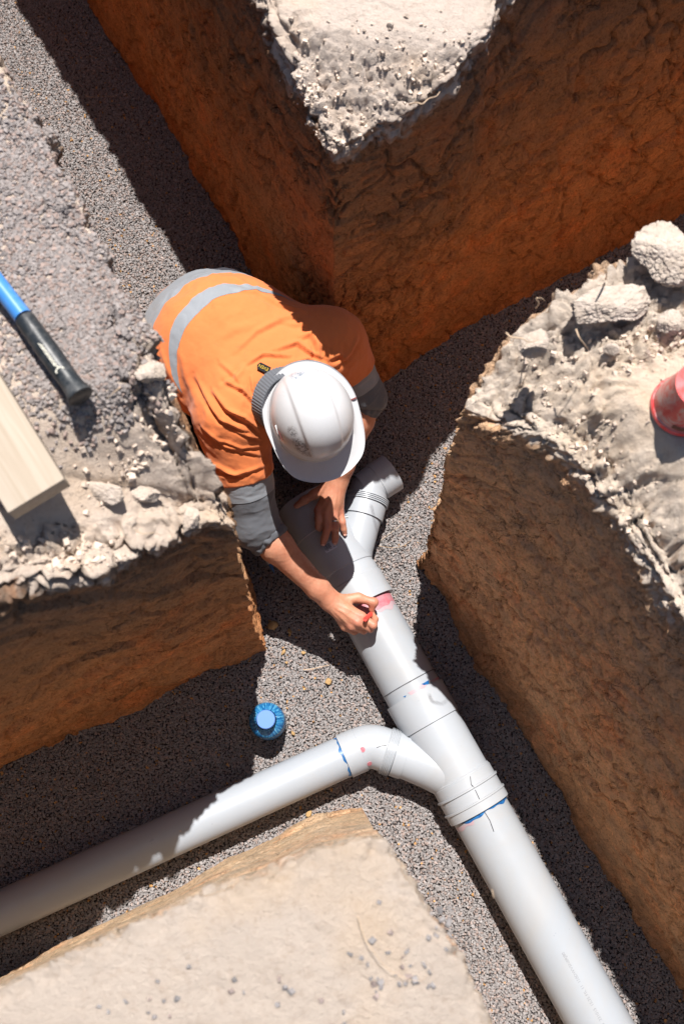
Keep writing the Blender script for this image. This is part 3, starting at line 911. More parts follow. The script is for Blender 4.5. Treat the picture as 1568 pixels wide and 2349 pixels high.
m = M('blue_fibreglass', .38, .5); m.color(m.mix(m.ramp(m.noise(40, 5, .7), [(.5, 0), (.75, .6)]), (.045, .20, .52), (.16, .30, .52)))
bm = bmesh.new(); far = hp[0] + hd * .52
oval_tube(bm, [far, hp[0] + hd * .1, hp[0], hp[1] + hd * .004], [.0145, .0145, .0150, .0152], [.017, .018, .018, .018]); fin('shaft', bm, m.m, t, 40)
m = M('worn_black_rubber', .42, .5); m.color(m.mix(m.ramp(m.noise(35, 6, .75), [(.48, 0), (.72, .8)]), (.012, .016, .020), (.10, .10, .10))); m.bump(m.noise(50, 3), .001)
bm = bmesh.new(); A_, B_ = hp[1], hp[-1]
fr_ = [(-.0, .0163, .0185), (.02, .0168, .019), (.2, .0170, .0195), (.42, .0182, .020), (.62, .0176, .0195), (.80, .0168, .019), (.90, .0182, .0205), (.955, .0208, .0235), (.99, .0215, .024), (1, .0200, .022)]
oval_tube(bm, [A_.lerp(B_, f[0]) for f in fr_], [f[1] for f in fr_], [f[2] for f in fr_]); g_ = fin('grip', bm, m.m, t, 45)
# pale raised lettering on the grip
m = M('pale_lettering', .5, .3); m.color((.60, .58, .50)); bm = bmesh.new()
s_ = hd.cross(Vector((0, 0, 1))).normalized(); ra = random.Random(2)
for k in range(9):
    c = A_.lerp(B_, .40 + k * .033) + Vector((0, 0, .0205)) + s_ * (-.003)
    mt = Matrix.Translation(c) @ Matrix((( -s_).to_4d(), hd.to_4d(), Vector((0, 0, 1)).to_4d(), Vector((0, 0, 0, 1)))).transposed()
    mt[3][3] = 1
    for i_ in range(3): mt[3][i_] = 0
    bmesh.ops.create_cube(bm, size=1, matrix=mt @ Matrix.Diagonal((.0075, .0012, .0010, 1)))
    if k % 2: bmesh.ops.create_cube(bm, size=1, matrix=mt @ Matrix.Translation((.002, -.0015, 0)) @ Matrix.Diagonal((.0014, .0035, .0010, 1)))
cc = A_.lerp(B_, .71) + Vector((0, 0, .0195)) - s_ * .003
tube_bm(bm, [cc + s_ * (.0065 * math.cos(a_)) + hd * (.005 * math.sin(a_)) for a_ in np.linspace(-.3, math.pi + .3, 14)], .0013, 8)
bm_obj('lettering', bm, m.m, g_)
m = M('forged_steel', .45, .5); m.color((.12, .12, .125)); m.b.inputs['Metallic'].default_value = .8
bm = bmesh.new(); oval_tube(bm, [far + s_ * d_ + Vector((0, 0, .01)) for d_ in (-.075, -.070, -.02, .02, .070, .075)], [.020, .026, .026, .026, .026, .020], [.020, .026, .026, .026, .026, .020], 8); fin('head', bm, m.m, t, 20)

# timber board on the left bank
zt = Hw + .045
a_ = Vector(P(16, 1172, zt)); b_ = Vector(P(148, 1098, zt)); al = (Vector(P(0, 860, zt)) - b_); al.z = 0; al.normalize(); cr = (b_ - a_); cr.z = 0; wid = cr.length; cr = (cr - cr.dot(al) * al).normalized()
o0 = b_ - cr * wid
m = M('rough_pine', .75, .2); gy = math.atan2(al.y, al.x)
gv = m.mapping(rot=(0, 0, -gy)); gv = m.mapping(scale=(2.5, 60, 60), vec=gv)
m.color(m.mix(m.ramp(m.noise(1.0, 6, .65, .8, vec=gv), [(.3, 0), (.7, 1)]), (.42, .355, .29), (.33, .27, .205))); m.bump(m.noise(1.6, 5, .6, .4, vec=gv), .001)
bm = bmesh.new()
vsx = [bm.verts.new(o0 + cr * (x_ * wid) + al * y_ + Vector((0, 0, z_))) for y_ in (0, 1.1) for x_, z_ in ((0, 0), (1, 0), (1, -.040), (0, -.040))]
for f in ((3, 2, 1, 0), (4, 5, 6, 7), (0, 1, 5, 4), (1, 2, 6, 5), (2, 3, 7, 6), (3, 0, 4, 7)): bm.faces.new([vsx[i] for i in f])
bmesh.ops.bevel(bm, geom=bm.edges[:], offset=.0022, segments=2, profile=.6, affect='EDGES')
o = fin('timber_board', bm, m.m, None, 30); tag(o, 'pale sawn timber board lying on the crumbly left bank below the hammer', 'board')

# clods: lumps of dry earth
m_clod = M('dry_clod_soil', .95, .1)
m_clod.color(m_clod.mix(m_clod.ramp(m_clod.noise(40, 6, .7), [(.35, 0), (.7, 1)]), (.61, .52, .45), (.46, .38, .31))); m_clod.bump(m_clod.noise(80, 7, .78), .005).bump(m_clod.noise(300, 3), .002)
m_yel = M('yellow_clay_lump', .95, .1); m_yel.color(m_yel.mix(m_yel.noise(60, 5, .7), (.44, .30, .15), (.32, .20, .09))); m_yel.bump(m_yel.noise(160, 5, .7), .003)
m_dark = M('brown_clod_soil', .95, .1); m_dark.color(m_dark.mix(m_dark.ramp(m_dark.noise(50, 5, .7), [(.35, 0), (.7, 1)]), (.50, .40, .32), (.34, .25, .19))); m_dark.bump(m_dark.noise(120, 5, .75), .004)  # darker, browner clod soil


def rock(c, size, rot=0, seed=0, sub=6, rough=.10, name='dirt_clod', mat=None, flat=None):
    bm_ = bmesh.new(); bmesh.ops.create_icosphere(bm_, subdivisions=sub, radius=1)
    v = np.array([x_.co for x_ in bm_.verts])
    r_ = np.random.default_rng(seed)
    pl = r_.normal(size=(12, 3)); pl /= np.linalg.norm(pl, axis=1)[:, None]; dd = r_.uniform(.52, .78, 12)
    if flat: pl[0] = (0, 0, 1); dd[0] = flat
    for n_, d_ in zip(pl, dd):
        k = v @ n_; v = v - np.maximum(k - d_, 0)[:, None] * n_ * 1.0
    nn = v / np.linalg.norm(v, axis=1)[:, None]
    f1, f2 = worley(v * 5 + seed * 3.1)
    v = v + nn * (1.2 * rough * fbm(v * 1.6 + seed, 5, .6) + .5 * rough * fbm(v * 8 + seed, 5, .7) + .5 * chunks(v + seed, 4, rough) - .6 * rough * (1 - sst(0, .15, f2 - f1)))[:, None]
    v = v * np.array(size); cs, sn = math.cos(rot), math.sin(rot)
    v = v @ np.array([[cs, sn, 0], [-sn, cs, 0], [0, 0, 1]]) + np.array(c)
    for x_, q_ in zip(bm_.verts, v): x_.co = q_
    return bm_obj(name, bm_, mat or m_clod.m)


def seat(u, v, z, bank_): 
    q_ = P(u, v, z); return top_z(q_[0], q_[1], bank_)


for (u, v, z, size, rot, sd_, lab) in (
        (1520, 588, He + .06, (.068, .064, .040), .5, 3, 'big rounded slab of dry pale earth overhanging the trench at the right edge'),
        (1385, 700, He + .03, (.085, .050, .026), .25, 5, 'flat broken slab of pale crust on the corner of the right bank'),
        (1405, 800, He + .02, (.018, .016, .012), .2, 21, 'knobbly fist of pale earth below the flat slab on the right bank'),
        (1215, 790, He + .03, (.036, .030, .022), .8, 6, 'crumbling pale lump on the tip of the right bank with a root across it'),
        (1545, 745, He + .03, (.030, .028, .020), .1, 8, 'rough pale lump between the big slab and the red tub')):
    q_ = P(u, v, z); g_z = top_z(q_[0], q_[1], 'earth_bank_east').z; zc = max(g_z + size[2] * .55, z - .03); q_ = P(u, v, zc); o = rock((q_[0], q_[1], zc), size, rot, sd_, flat={5: .7, 3: .78, 8: .8}.get(sd_)); tag(o, lab, 'clod', group='dry clods on the banks')
for (u, v, size, rot, sd_, lab) in (
        (205, 1085, (.036, .024, .016), -.2, 9, 'flat pale clod just right of the timber board end'),
        (290, 1075, (.030, .020, .016), .1, 10, 'squarish clod between the flat pale clod and the bank edge'),
        (345, 850, (.030, .026, .020), .5, 12, 'pale lump at the left bank edge beside the orange shirt'),
        (262, 1150, (.014, .012, .010), .5, 13, 'small pale clod in the shaded hollow below the flat pale clod'),
        (398, 1120, (.026, .02, .016), 1.1, 17, 'crumbly brown clod near the left bank corner by the grey sleeve')):
    q_ = seat(u, v, Hw, 'earth_bank_west'); o = rock(q_ + Vector((0, 0, size[2] * .45)), size, rot, sd_); tag(o, lab, 'clod', group='dry clods on the banks')
q_ = seat(895, 60, Hn, 'earth_bank_north'); o = rock(q_ + Vector((0, 0, .004)), (.0095, .009, .009), 0, 15, 3); tag(o, 'single pale pebble sitting on the smooth top of the far bank', 'clod', group='dry clods on the banks')

for (u, v, size, sd_, lab) in (
        (627, 1436, (.017, .015, .012), 31, 'largest yellow clay lump on the gravel at the foot of the left bank corner'),
        (664, 1448, (.007, .008, .006), 32, 'small yellow lump right of the largest one at the shadow edge'),
        (752, 1563, (.010, .011, .009), 33, 'yellow lump alone on the sunlit gravel left of the thick pipe'),
        (650, 1496, (.011, .006, .005), 34, 'flat orange chip on the gravel above the bottle'),
        (696, 1497, (.007, .008, .005), 35, 'orange lump midway between the bottle and the shaded gravel'),
        (709, 1868, (.013, .009, .006), 36, 'flat yellow lump at the shadow edge below the ribbed elbow'),
        (657, 1520, (.005, .005, .004), 37, 'tiny yellow lump below the flat orange chip'),
        (598, 1685, (.0, .0, .0), 0, ''),
        (672, 1682, (.009, .006, .004), 38, 'thin yellow flake on the gravel right of the blue bottle'),
        (757, 1490, (.007, .006, .004), 39, 'orange lump in the shade left of the writing hand'),
        (620, 1312, (0, 0, 0), 0, '')):
    if not sd_: continue
    q_ = P(u, v, .006); o = rock((q_[0], q_[1], .006 + size[2] * .4), size, .3 * sd_, sd_, 3, name='clay_lump', mat=m_yel.m); tag(o, lab, 'lump', group='yellow clay lumps on the gravel')

# loose crumbs, too many to count
def crumbs(name, bank_, hz, areas, count, s0, s1, label):
    pts = []
    for _ in range(count):
        (u, v), (du, dv) = areas[rng.integers(len(areas))]
        q_ = P(u + rng.normal(0, du), v + rng.normal(0, dv), hz); h_ = BL[bank_].ray_cast(Vector((q_[0], q_[1], 3)), Vector((0, 0, -1)))
        if h_[0] is not None and h_[0].z > hz - .12: pts.append(tuple(h_[0]))
    a = np.array(pts); k = len(a); c = np.tile([[.56, .465, .385]], (k, 1)) * rng.uniform(.7, 1.05, (k, 1))
    o_ = chips(name, a[:, :2], a[:, 2] + .002, s0 + (s1 - s0) * rng.random(k) ** 2.2, c, mg.m); return tag(o_, label, 'soil crumbs', kind='stuff')


crumbs('soil_crumbs', 'earth_bank_north', Hn, [((800, 210), (70, 60)), ((960, 130), (90, 40)), ((770, 290), (25, 30)), ((700, 170), (25, 50))], 600, .0012, .0062, 'loose pale soil crumbs over the broken tip of the far bank')
crumbs('soil_crumbs', 'earth_bank_east', He, [((1130, 900), (50, 40)), ((1200, 820), (60, 50)), ((1350, 1040), (80, 50)), ((1450, 1230), (60, 70)), ((1480, 780), (60, 30)), ((1280, 900), (120, 80))], 900, .0012, .0065, 'loose pale soil crumbs over the edge of the right bank')
crumbs('soil_crumbs', 'earth_bank_west', Hw, [((300, 1190), (130, 40)), ((400, 1080), (50, 60)), ((360, 930), (40, 50)), ((100, 1240), (80, 25)), ((280, 1040), (60, 40))], 550, .0014, .0085, 'loose pale soil crumbs over the broken corner of the left bank')


def root(pts, r, label, mat):
    bm_ = bmesh.new(); P_ = [Vector(p) for p in pts]; out = []
    for i in range(len(P_) - 1):
        p0, p1, p2, p3 = P_[max(i - 1, 0)], P_[i], P_[i + 1], P_[min(i + 2, len(P_) - 1)]
        for k in range(6):
            t_ = k / 6; out.append(.5 * ((2 * p1) + (p2 - p0) * t_ + (2 * p0 - 5 * p1 + 4 * p2 - p3) * t_ ** 2 + (3 * p1 - p0 - 3 * p2 + p3) * t_ ** 3))
    out.append(P_[-1]); n_ = len(out)
    tube_bm(bm_, out, [r * (1 - .6 * i / n_) for i in range(n_)], 6); o_ = bm_obj('root', bm_, mat)
    return tag(o_, label, 'root', group='thin roots sticking out of the banks')


m_root = M('pale_root', .8, .2); m_root.color(m_root.mix(m_root.noise(80, 3), (.60, .46, .33), (.42, .30, .2)))
def rp(l): return [P(*q_) for q_ in l]
root(rp([(938, 239, 1.20), (955, 235, 1.23), (968, 238, 1.24), (982, 226, 1.24), (1000, 220, 1.23), (1008, 210, 1.18)]), .0016, 'pale curly root hanging over the edge of the far bank', m_root.m)
root(rp([(1160, 763, 1.27), (1172, 773, 1.28), (1196, 776, 1.28), (1212, 784, 1.27), (1232, 780, 1.24)]), .0018, 'pale root lying across the tip of the right bank', m_root.m)
root(rp([(1228, 706, 1.19), (1235, 695, 1.24), (1228, 684, 1.27), (1242, 684, 1.26), (1248, 690, 1.22)]), .0014, 'hooked root poking up over the shaded trench from the right bank', m_root.m)
root(rp([(1388, 640, 1.20), (1390, 630, 1.25), (1386, 618, 1.28), (1392, 625, 1.24)]), .0016, 'short stub of root beside the big slab', m_root.m)
root(rp([(1320, 755, 1.27), (1328, 775, 1.27), (1340, 790, 1.25), (1348, 802, 1.22)]), .0016, 'straight pale root in the hollow under the flat slab', m_root.m)
root(rp([(310, 1216, 1.32), (330, 1224, 1.33), (352, 1222, 1.33), (372, 1228, 1.31)]), .0012, 'thin dry root on the crumbly south lip of the left bank', m_root.m)
root(rp([(276, 888, 1.34), (262, 900, 1.335), (245, 915, 1.32)]), .0012, 'thin straw lying behind the hammer grip', m_root.m)
root(rp([(695, 1536, .012), (715, 1534, .014), (745, 1527, .014), (756, 1525, .012)]), .0014, 'dry stalk lying on the sunlit gravel left of the thick pipe', m_root.m)
root(rp([(872, 1240, .01), (905, 1215, .02), (938, 1190, .012)]), .0007, 'fine stalk on the gravel right of the upper branch', m_root.m)
root(rp([(868, 1252, .01), (905, 1256, .018), (930, 1248, .012), (945, 1235, .01)]), .0008, 'second fine stalk curling towards the right bank', m_root.m)
root(rp([(195, 216, .012), (205, 222, .015), (240, 221, .014), (270, 219, .012)]), .0008, 'fine pale fibre in the shaded far trench', m_root.m)
root(rp([(1128, 2040, 1.2 + .02), (1132, 2060, 1.22)]), .0008, 'tiny fibre at the edge of the near bank', m_root.m)
root(rp([(820, 2100, 1.215), (836, 2150, 1.22), (862, 2190, 1.225), (900, 2230, 1.22), (960, 2250, 1.215), (980, 2235, 1.21)]), .0006, 'long fine grass stem lying on the near bank', m_root.m)

# pen on the ground beside the forearm
A_ = Vector(P(586, 1248, .060)); B_ = Vector(P(619, 1292, .040)); C_ = Vector(P(630, 1315, .030)); d_ = (B_ - A_).normalized()
t = thing('marker_pen', 'white marker pen with a pointed blue cap, below the rolled grey cuff', 'pen', A_)
m = M('white_pen_plastic', .4, .4); m.color((.55, .52, .50)); bm = bmesh.new(); tube_bm(bm, [A_ - d_ * .03, B_], [.0062, .0062], 20); fin('barrel', bm, m.m, t)
m = M('blue_pen_cap', .35, .5); m.color((.01, .09, .28)); bm = bmesh.new(); tube_bm(bm, [B_, B_ + d_ * .004, B_.lerp(C_, .5), C_], [.0064, .0064, .0045, .0008], 20); fin('cap', bm, m.m, t, 50)
# ---------------------------------------------------------------- signed-distance modelling for the figure
class Cap:      # tapered capsule, optionally flattened along an axis
    def __init__(s, a, b, ra, rb, k=.01, flat=None, fs=1.0):
        s.a, s.b, s.ra, s.rb, s.k = np.array(a, float), np.array(b, float), ra, rb, k
        s.flat = None if flat is None else np.array(Vector(flat).normalized()); s.fs = fs
        s.c = (s.a + s.b) / 2; s.R = np.linalg.norm(s.a - s.b) / 2 + max(ra, rb) * max(1, fs)

    def d(s, p):
        q = p - s.a
        ba = s.b - s.a
        if s.flat is not None:
            k = (q @ s.flat); q = q + np.outer(k * (1 / s.fs - 1), s.flat)
            kb = ba @ s.flat; ba = ba + kb * (1 / s.fs - 1) * s.flat
        t = np.clip((q @ ba) / max(ba @ ba, 1e-9), 0, 1)
        return (np.linalg.norm(q - t[:, None] * ba, axis=1) - (s.ra + (s.rb - s.ra) * t)) * (min(1, s.fs) if s.flat is not None else 1)


class Ell:
    def __init__(s, c, r, axes=None, k=.01):
        s.c = np.array(c, float); s.r = np.array(r, float); s.A = np.eye(3) if axes is None else np.array(axes, float); s.k = k; s.R = max(r)

    def d(s, p):
        q = (p - s.c) @ s.A.T; k0 = np.linalg.norm(q / s.r, axis=1); k1 = np.linalg.norm(q / s.r ** 2, axis=1)
        return k0 * (k0 - 1) / np.maximum(k1, 1e-9)


def chain(pts, rad, k=.01, flat=None, fs=1.0):
    return [Cap(pts[i], pts[i + 1], rad[i], rad[i + 1], k, flat, fs) for i in range(len(pts) - 1)]


def sdf_mesh(prims, h, cuts=(), n=16, mar=.095):
    """blend the shapes and skin them with surface nets. cuts: (point, normal) keep the side the normal points away from"""
    lo = np.min([p.c - p.R for p in prims], axis=0) - 4 * h; hi = np.max([p.c + p.R for p in prims], axis=0) + 4 * h
    nb = np.ceil((hi - lo) / (h * n)).astype(int); bs = h * n; rad = bs * .87
    def field(P_, ps):
        d = None
        for p in ps:
            e = p.d(P_)
            if d is None: d = e; continue
            k = p.k; m_ = np.maximum(k - np.abs(d - e), 0) / k; d = np.minimum(d, e) - m_ * m_ * k * .25
        for c_, n_ in cuts: d = np.maximum(d, (P_ - np.array(c_)) @ np.array(n_))
        return d
    verts = {}; cellid = []; pos = []; edges = []
    G = nb * n + 2; enc = lambda c: (c[..., 0] * G[1] + c[..., 1]) * G[2] + c[..., 2]
    I = np.stack(np.meshgrid(*[np.arange(n + 1)] * 3, indexing='ij'), -1)
    for bx in range(nb[0]):
        for by in range(nb[1]):
            for bz in range(nb[2]):
                o_ = np.array([bx, by, bz]); cc_ = lo + (o_ + .5) * bs
                ps = [p for p in prims if np.linalg.norm(cc_ - p.c) < p.R + rad + mar]
                if not ps: continue
                dc = field(cc_[None], ps)[0]
                if abs(dc) > rad * 2.4 + .03: continue
                g = I + o_ * n; W_ = lo + g * h
                D = field(W_.reshape(-1, 3), ps).reshape(n + 1, n + 1, n + 1)
                S = D < 0
                if S.all() or not S.any(): continue
                # cell vertices
                acc = np.zeros((n, n, n, 3)); cnt = np.zeros((n, n, n))
                for a_ in range(3):
                    s0 = [slice(0, n + 1)] * 3; s1 = [slice(0, n + 1)] * 3; s0[a_] = slice(0, n); s1[a_] = slice(1, n + 1)
                    d0, d1 = D[tuple(s0)], D[tuple(s1)]; cr_ = (d0 < 0) != (d1 < 0)
                    t_ = np.where(cr_, d0 / np.where(cr_, d0 - d1, 1), 0)
                    pp = W_[tuple(s0)].copy(); pp[..., a_] += t_ * h
                    oth = [x for x in range(3) if x != a_]
                    for u_ in (0, 1):
                        for v_ in (0, 1):
                            sl = [slice(0, n)] * 3; sl[oth[0]] = slice(u_, n + u_); sl[oth[1]] = slice(v_, n + v_)
                            acc += pp[tuple(sl)] * cr_[tuple(sl)][..., None]; cnt += cr_[tuple(sl)]
                    # edges owned by this block
                    own = cr_[:n, :n, :n]; e_ = np.argwhere(own)
                    if len(e_): edges.append((a_, e_ + o_ * n, (d0[:n, :n, :n] < 0)[own]))
                m_ = cnt > 0; cells = np.argwhere(m_) + o_ * n
                cellid.append(enc(cells)); pos.append(acc[m_] / cnt[m_][:, None])
    ids = np.concatenate(cellid); pos = np.concatenate(pos); order = np.argsort(ids); ids, pos = ids[order], pos[order]
    quads = []
    for a_, e_, sg in edges:
        u_ = np.zeros(3, int); v_ = np.zeros(3, int); u_[(a_ + 1) % 3] = 1; v_[(a_ + 2) % 3] = 1
        q = np.stack([enc(e_), enc(e_ - u_), enc(e_ - u_ - v_), enc(e_ - v_)], 1)
        k = np.searchsorted(ids, q); k = np.minimum(k, len(ids) - 1); ok = (ids[k] == q).all(1)
        k = k[ok]; s_ = sg[ok]; k[~s_] = k[~s_][:, ::-1]; quads.append(k)
    Q = np.concatenate(quads)
    # relax a little
    for _ in range(2):
        acc = np.zeros_like(pos); cnt = np.zeros(len(pos))
        for i_ in range(4):
            a2, b2 = Q[:, i_], Q[:, (i_ + 1) % 4]
            np.add.at(acc, a2, pos[b2]); np.add.at(cnt, a2, 1); np.add.at(acc, b2, pos[a2]); np.add.at(cnt, b2, 1)
        pos = pos * .5 + .5 * acc / np.maximum(cnt, 1)[:, None]
    return pos, Q


def normals(V, Q):
    N = np.zeros_like(V); n_ = np.cross(V[Q[:, 2]] - V[Q[:, 0]], V[Q[:, 3]] - V[Q[:, 1]])
    for i_ in range(4): np.add.at(N, Q[:, i_], n_)
    return N / np.maximum(np.linalg.norm(N, axis=1), 1e-12)[:, None]


def pix(V):
    """reference-pixel position of world points, used only to read where folds sit on the cloth"""
    c = (V - CC) @ CR; return np.stack([784 + F_ * c[:, 0] / -c[:, 2], 1174 - F_ * c[:, 1] / -c[:, 2]], 1)


def strokes(V, N, lst):
    """raise a cloth fold along each polyline: (points, width px, height m, hollow m)"""
    uv = pix(V); out = np.zeros(len(V)); face = (N @ np.array([0, -.2, .98])) > -.1
    for pts, w_, hgt, hol in lst:
        pts = np.array(pts, float); best = np.full(len(V), 1e9); sg = np.zeros(len(V)); tt = np.zeros(len(V)); L = len(pts) - 1
        for i_ in range(L):
            a_, b_ = pts[i_], pts[i_ + 1]; ba = b_ - a_; q = uv - a_; t_ = np.clip((q @ ba) / (ba @ ba), 0, 1); r_ = q - t_[:, None] * ba
            d_ = np.linalg.norm(r_, axis=1); m_ = d_ < best; best[m_] = d_[m_]; tt[m_] = (i_ + t_[m_]) / L
            sg[m_] = np.sign(ba[0] * q[m_, 1] - ba[1] * q[m_, 0])
        fade = np.sqrt(np.clip(np.sin(np.pi * np.clip(tt * .94 + .03, 0, 1)), 0, 1))
        x_ = best / w_
        out += fade * face * (hgt * np.exp(-x_ ** 2) - hol * np.exp(-((best * sg - w_ * 1.5) / w_) ** 2))
    return out


def crop1(l): return [(282 + x_ * .4, 583 + y_ * .4) for x_, y_ in l]


def clip_mesh(src, planes, off=0.0, name='cut'):
    """copy of a mesh kept on the far side of each plane (point, normal), pushed out by off"""
    bm_ = bmesh.new(); bm_.from_mesh(src)
    bmesh.ops.holes_fill(bm_, edges=[e_ for e_ in bm_.edges if e_.is_boundary], sides=8)
    for c_, n_ in planes:
        bmesh.ops.bisect_plane(bm_, geom=bm_.verts[:] + bm_.edges[:] + bm_.faces[:], plane_co=Vector(c_), plane_no=Vector(n_), clear_outer=True)
    if off:
        bm_.normal_update()
        for v_ in bm_.verts: v_.co += v_.normal * off
    me = bpy.data.meshes.new(name); bm_.to_mesh(me); bm_.free(); return me


# ---------------------------------------------------------------- the worker
PB = P(440, 760, 0)
person = thing('person', 'person in orange shirt and white hard hat crouching over the pipes', 'person', (-.22, .95, 0))
def V3(u, v, z): return Vector(P(u, v, z))

pelv = V3(448, 745, .39); mid = V3(508, 795, .485); chest = V3(592, 848, .525); neck = V3(640, 882, .575)
rsh = V3(528, 958, .55); lsh = V3(768, 784, .51)
relb = V3(588, 1206, .345); rwri = V3(757, 1377, .218)
lelb = V3(838, 915, .37); lwri = V3(776, 1098, .232)
headc = V3(716, 958, .61)
fwd = (chest - pelv); fwd.z = 0; fwd.normalize(); side = (lsh - rsh); side.z = 0; side.normalize()

# --- hat frame
toC = (Vector(CC) - headc).normalized()
imr = Vector(CR[:, 0]); imd = -Vector(CR[:, 1])
hz = (toC + .10 * imr - .02 * imd).normalized()
hf = (imr * .36 + imd); hf = (hf - hf.dot(hz) * hz).normalized(); hx = hf.cross(hz)
hatc = V3(714, 950, .665)
HM = np.array([list(hx), list(hf), list(hz)])

# --- skin (one continuous body)
skin = []
hup = hz; hface = hf
head0 = hatc - hz * .045
skin += [Ell(head0, (.068, .092, .098), HM, .02), Ell(head0 - hz * .055 + hf * .018, (.054, .066, .062), HM, .03)]
skin += chain([neck - fwd * .06, head0 - hz * .05 - hf * .02], [.062, .055], .03)
skin += [Cap(head0 + hf * .090 - hz * .035, head0 + hf * .106 - hz * .068, .008, .014, .012),            # nose
         Cap(head0 + hf * .084 - hz * .092 - hx * .018, head0 + hf * .084 - hz * .092 + hx * .018, .008, .008, .01),   # lips
         Ell(head0 + hf * .070 - hz * .118, (.022, .020, .018), HM, .02),
         Cap(head0 + hf * .083 - hz * .022 - hx * .045, head0 + hf * .083 - hz * .022 + hx * .045, .009, .009, .014)]
for s_ in (-1, 1):
    skin += [Ell(head0 + hx * (.070 * s_) - hz * .045 - hf * .004, (.008, .020, .032), HM, .008), Ell(head0 + hx * (.040 * s_) + hf * .068 - hz * .066, (.024, .022, .024), HM, .02)]
# torso core
tors = [Cap(pelv, mid, .125, .12, .04, (0, 0, 1), .85), Cap(mid, chest, .12, .125, .05, (0, 0, 1), .85), Cap(rsh + side * .05, lsh - side * .05, .075, .075, .05)]
skin += tors
# arms
def arm(sh_, el, wr, r0, r1, r2, r3):
    m1 = el.lerp(wr, .25)
    return [Cap(sh_, el, r0, r1, .03), Cap(el, m1, r1, r2, .02), Cap(m1, wr.lerp(el, .18), r2, r3 * 1.04, .02), Cap(wr.lerp(el, .18), wr, r3 * 1.04, r3, .015)]
skin += arm(rsh, relb, rwri, .050, .040, .0420, .0285)
skin += arm(lsh, lelb, lwri, .050, .039, .039, .0285)
# right hand: fist round the pen
W0 = rwri; hd_ = []
Mi = V3(829, 1413, .222); Mm = V3(820, 1427, .222); Mr = V3(806, 1436, .208); Mp = V3(790, 1438, .188)
up_h = Vector((.1, -.25, 1)).normalized()
for m_, r_ in ((Mi, .0125), (Mm, .0125), (Mr, .0120), (Mp, .0112)):
    hd_.append(Cap(W0.lerp(m_, .12), m_, .0165, r_, .012))
hd_ += [Cap(W0, W0.lerp(Mm, .5), .021, .019, .015, up_h, .75), Cap(W0 + Vector((0, 0, -.012)), Mm - Vector((0, 0, .022)), .018, .015, .012)]
hd_ += chain([Mi, V3(856, 1434, .222), V3(860, 1420, .200), V3(853, 1409, .188)], [.0112, .0102, .0090, .0082], .0045)
hd_ += chain([Mm, V3(849, 1442, .205), V3(853, 1434, .182), V3(842, 1424, .172)], [.0112, .0102, .0092, .0085], .004)
hd_ += chain([Mr, V3(834, 1446, .190), V3(840, 1440, .168), V3(826, 1432, .160)], [.0108, .0098, .0090, .0082], .004)
hd_ += chain([Mp, V3(812, 1449, .168), V3(818, 1446, .150), V3(806, 1438, .145)], [.0098, .0088, .0080, .0074], .004)
hd_ += chain([W0.lerp(V3(820, 1372, .21), .35), V3(822, 1371, .213), V3(857, 1381, .212), V3(852, 1397, .200)], [.0150, .0128, .0108, .0088], .009)
skin += hd_
# left hand: spread flat on the fitting
LW = lwri; hl = []
Ni = V3(731, 1170, .205); Nm = V3(748, 1177, .212); Nr = V3(765, 1178, .208); Np = V3(779, 1172, .196)
for m_, r_ in ((Ni, .0118), (Nm, .0120), (Nr, .0115), (Np, .0105)):
    hl.append(Cap(LW.lerp(m_, .10), m_, .0185, r_ * 1.1, .012))
hl += [Cap(LW, LW.lerp(Nm, .6), .022, .021, .015, (0, 0, 1), .8)]
hl += chain([Ni, V3(731, 1193, .206), V3(731, 1208, .193), V3(733, 1212, .182)], [.0120, .0113, .0102, .0090], .0035)
hl += chain([Nm, V3(750, 1212, .209), V3(744, 1234, .193), V3(741, 1245, .182)], [.0122, .0113, .0100, .0090], .0035)
hl += chain([Nr, V3(769, 1208, .205), V3(769, 1232, .190), V3(768, 1242, .180)], [.0117, .0109, .0098, .0088], .0035)
hl += chain([Np, V3(785, 1197, .190), V3(788, 1213, .178), V3(790, 1223, .168)], [.0105, .0096, .0087, .0080], .0035)
hl += chain([LW.lerp(V3(730, 1120, .20), .3), V3(722, 1133, .198), V3(698, 1147, .185), V3(680, 1160, .172)], [.0150, .0128, .0108, .0090], .010)
skin += hl
# legs
khr = Vector((-.30, .86, .07)); khl = Vector((-.02, .93, .07))
hipr = pelv - side * .085 + Vector((0, 0, -.02)); hipl = pelv + side * .085 + Vector((0, 0, -.02))
anr = Vector((-.46, 1.16, .075)); anl = Vector((-.25, 1.30, .075))
toer = anr + Vector((-.03, .06, -.045)); toel = anl + Vector((-.03, .06, -.045))
legs = []
for hp_, kn, an_ in ((hipr, khr, anr), (hipl, khl, anl)): legs += chain([hp_, kn, an_], [.080, .052, .040], .03)
skin += legs
for an_, te in ((anr, toer), (anl, toel)): skin += chain([an_, te], [.036, .026], .02)
V_, Q_ = sdf_mesh(skin, .0030)
N_ = normals(V_, Q_)
uv = pix(V_)
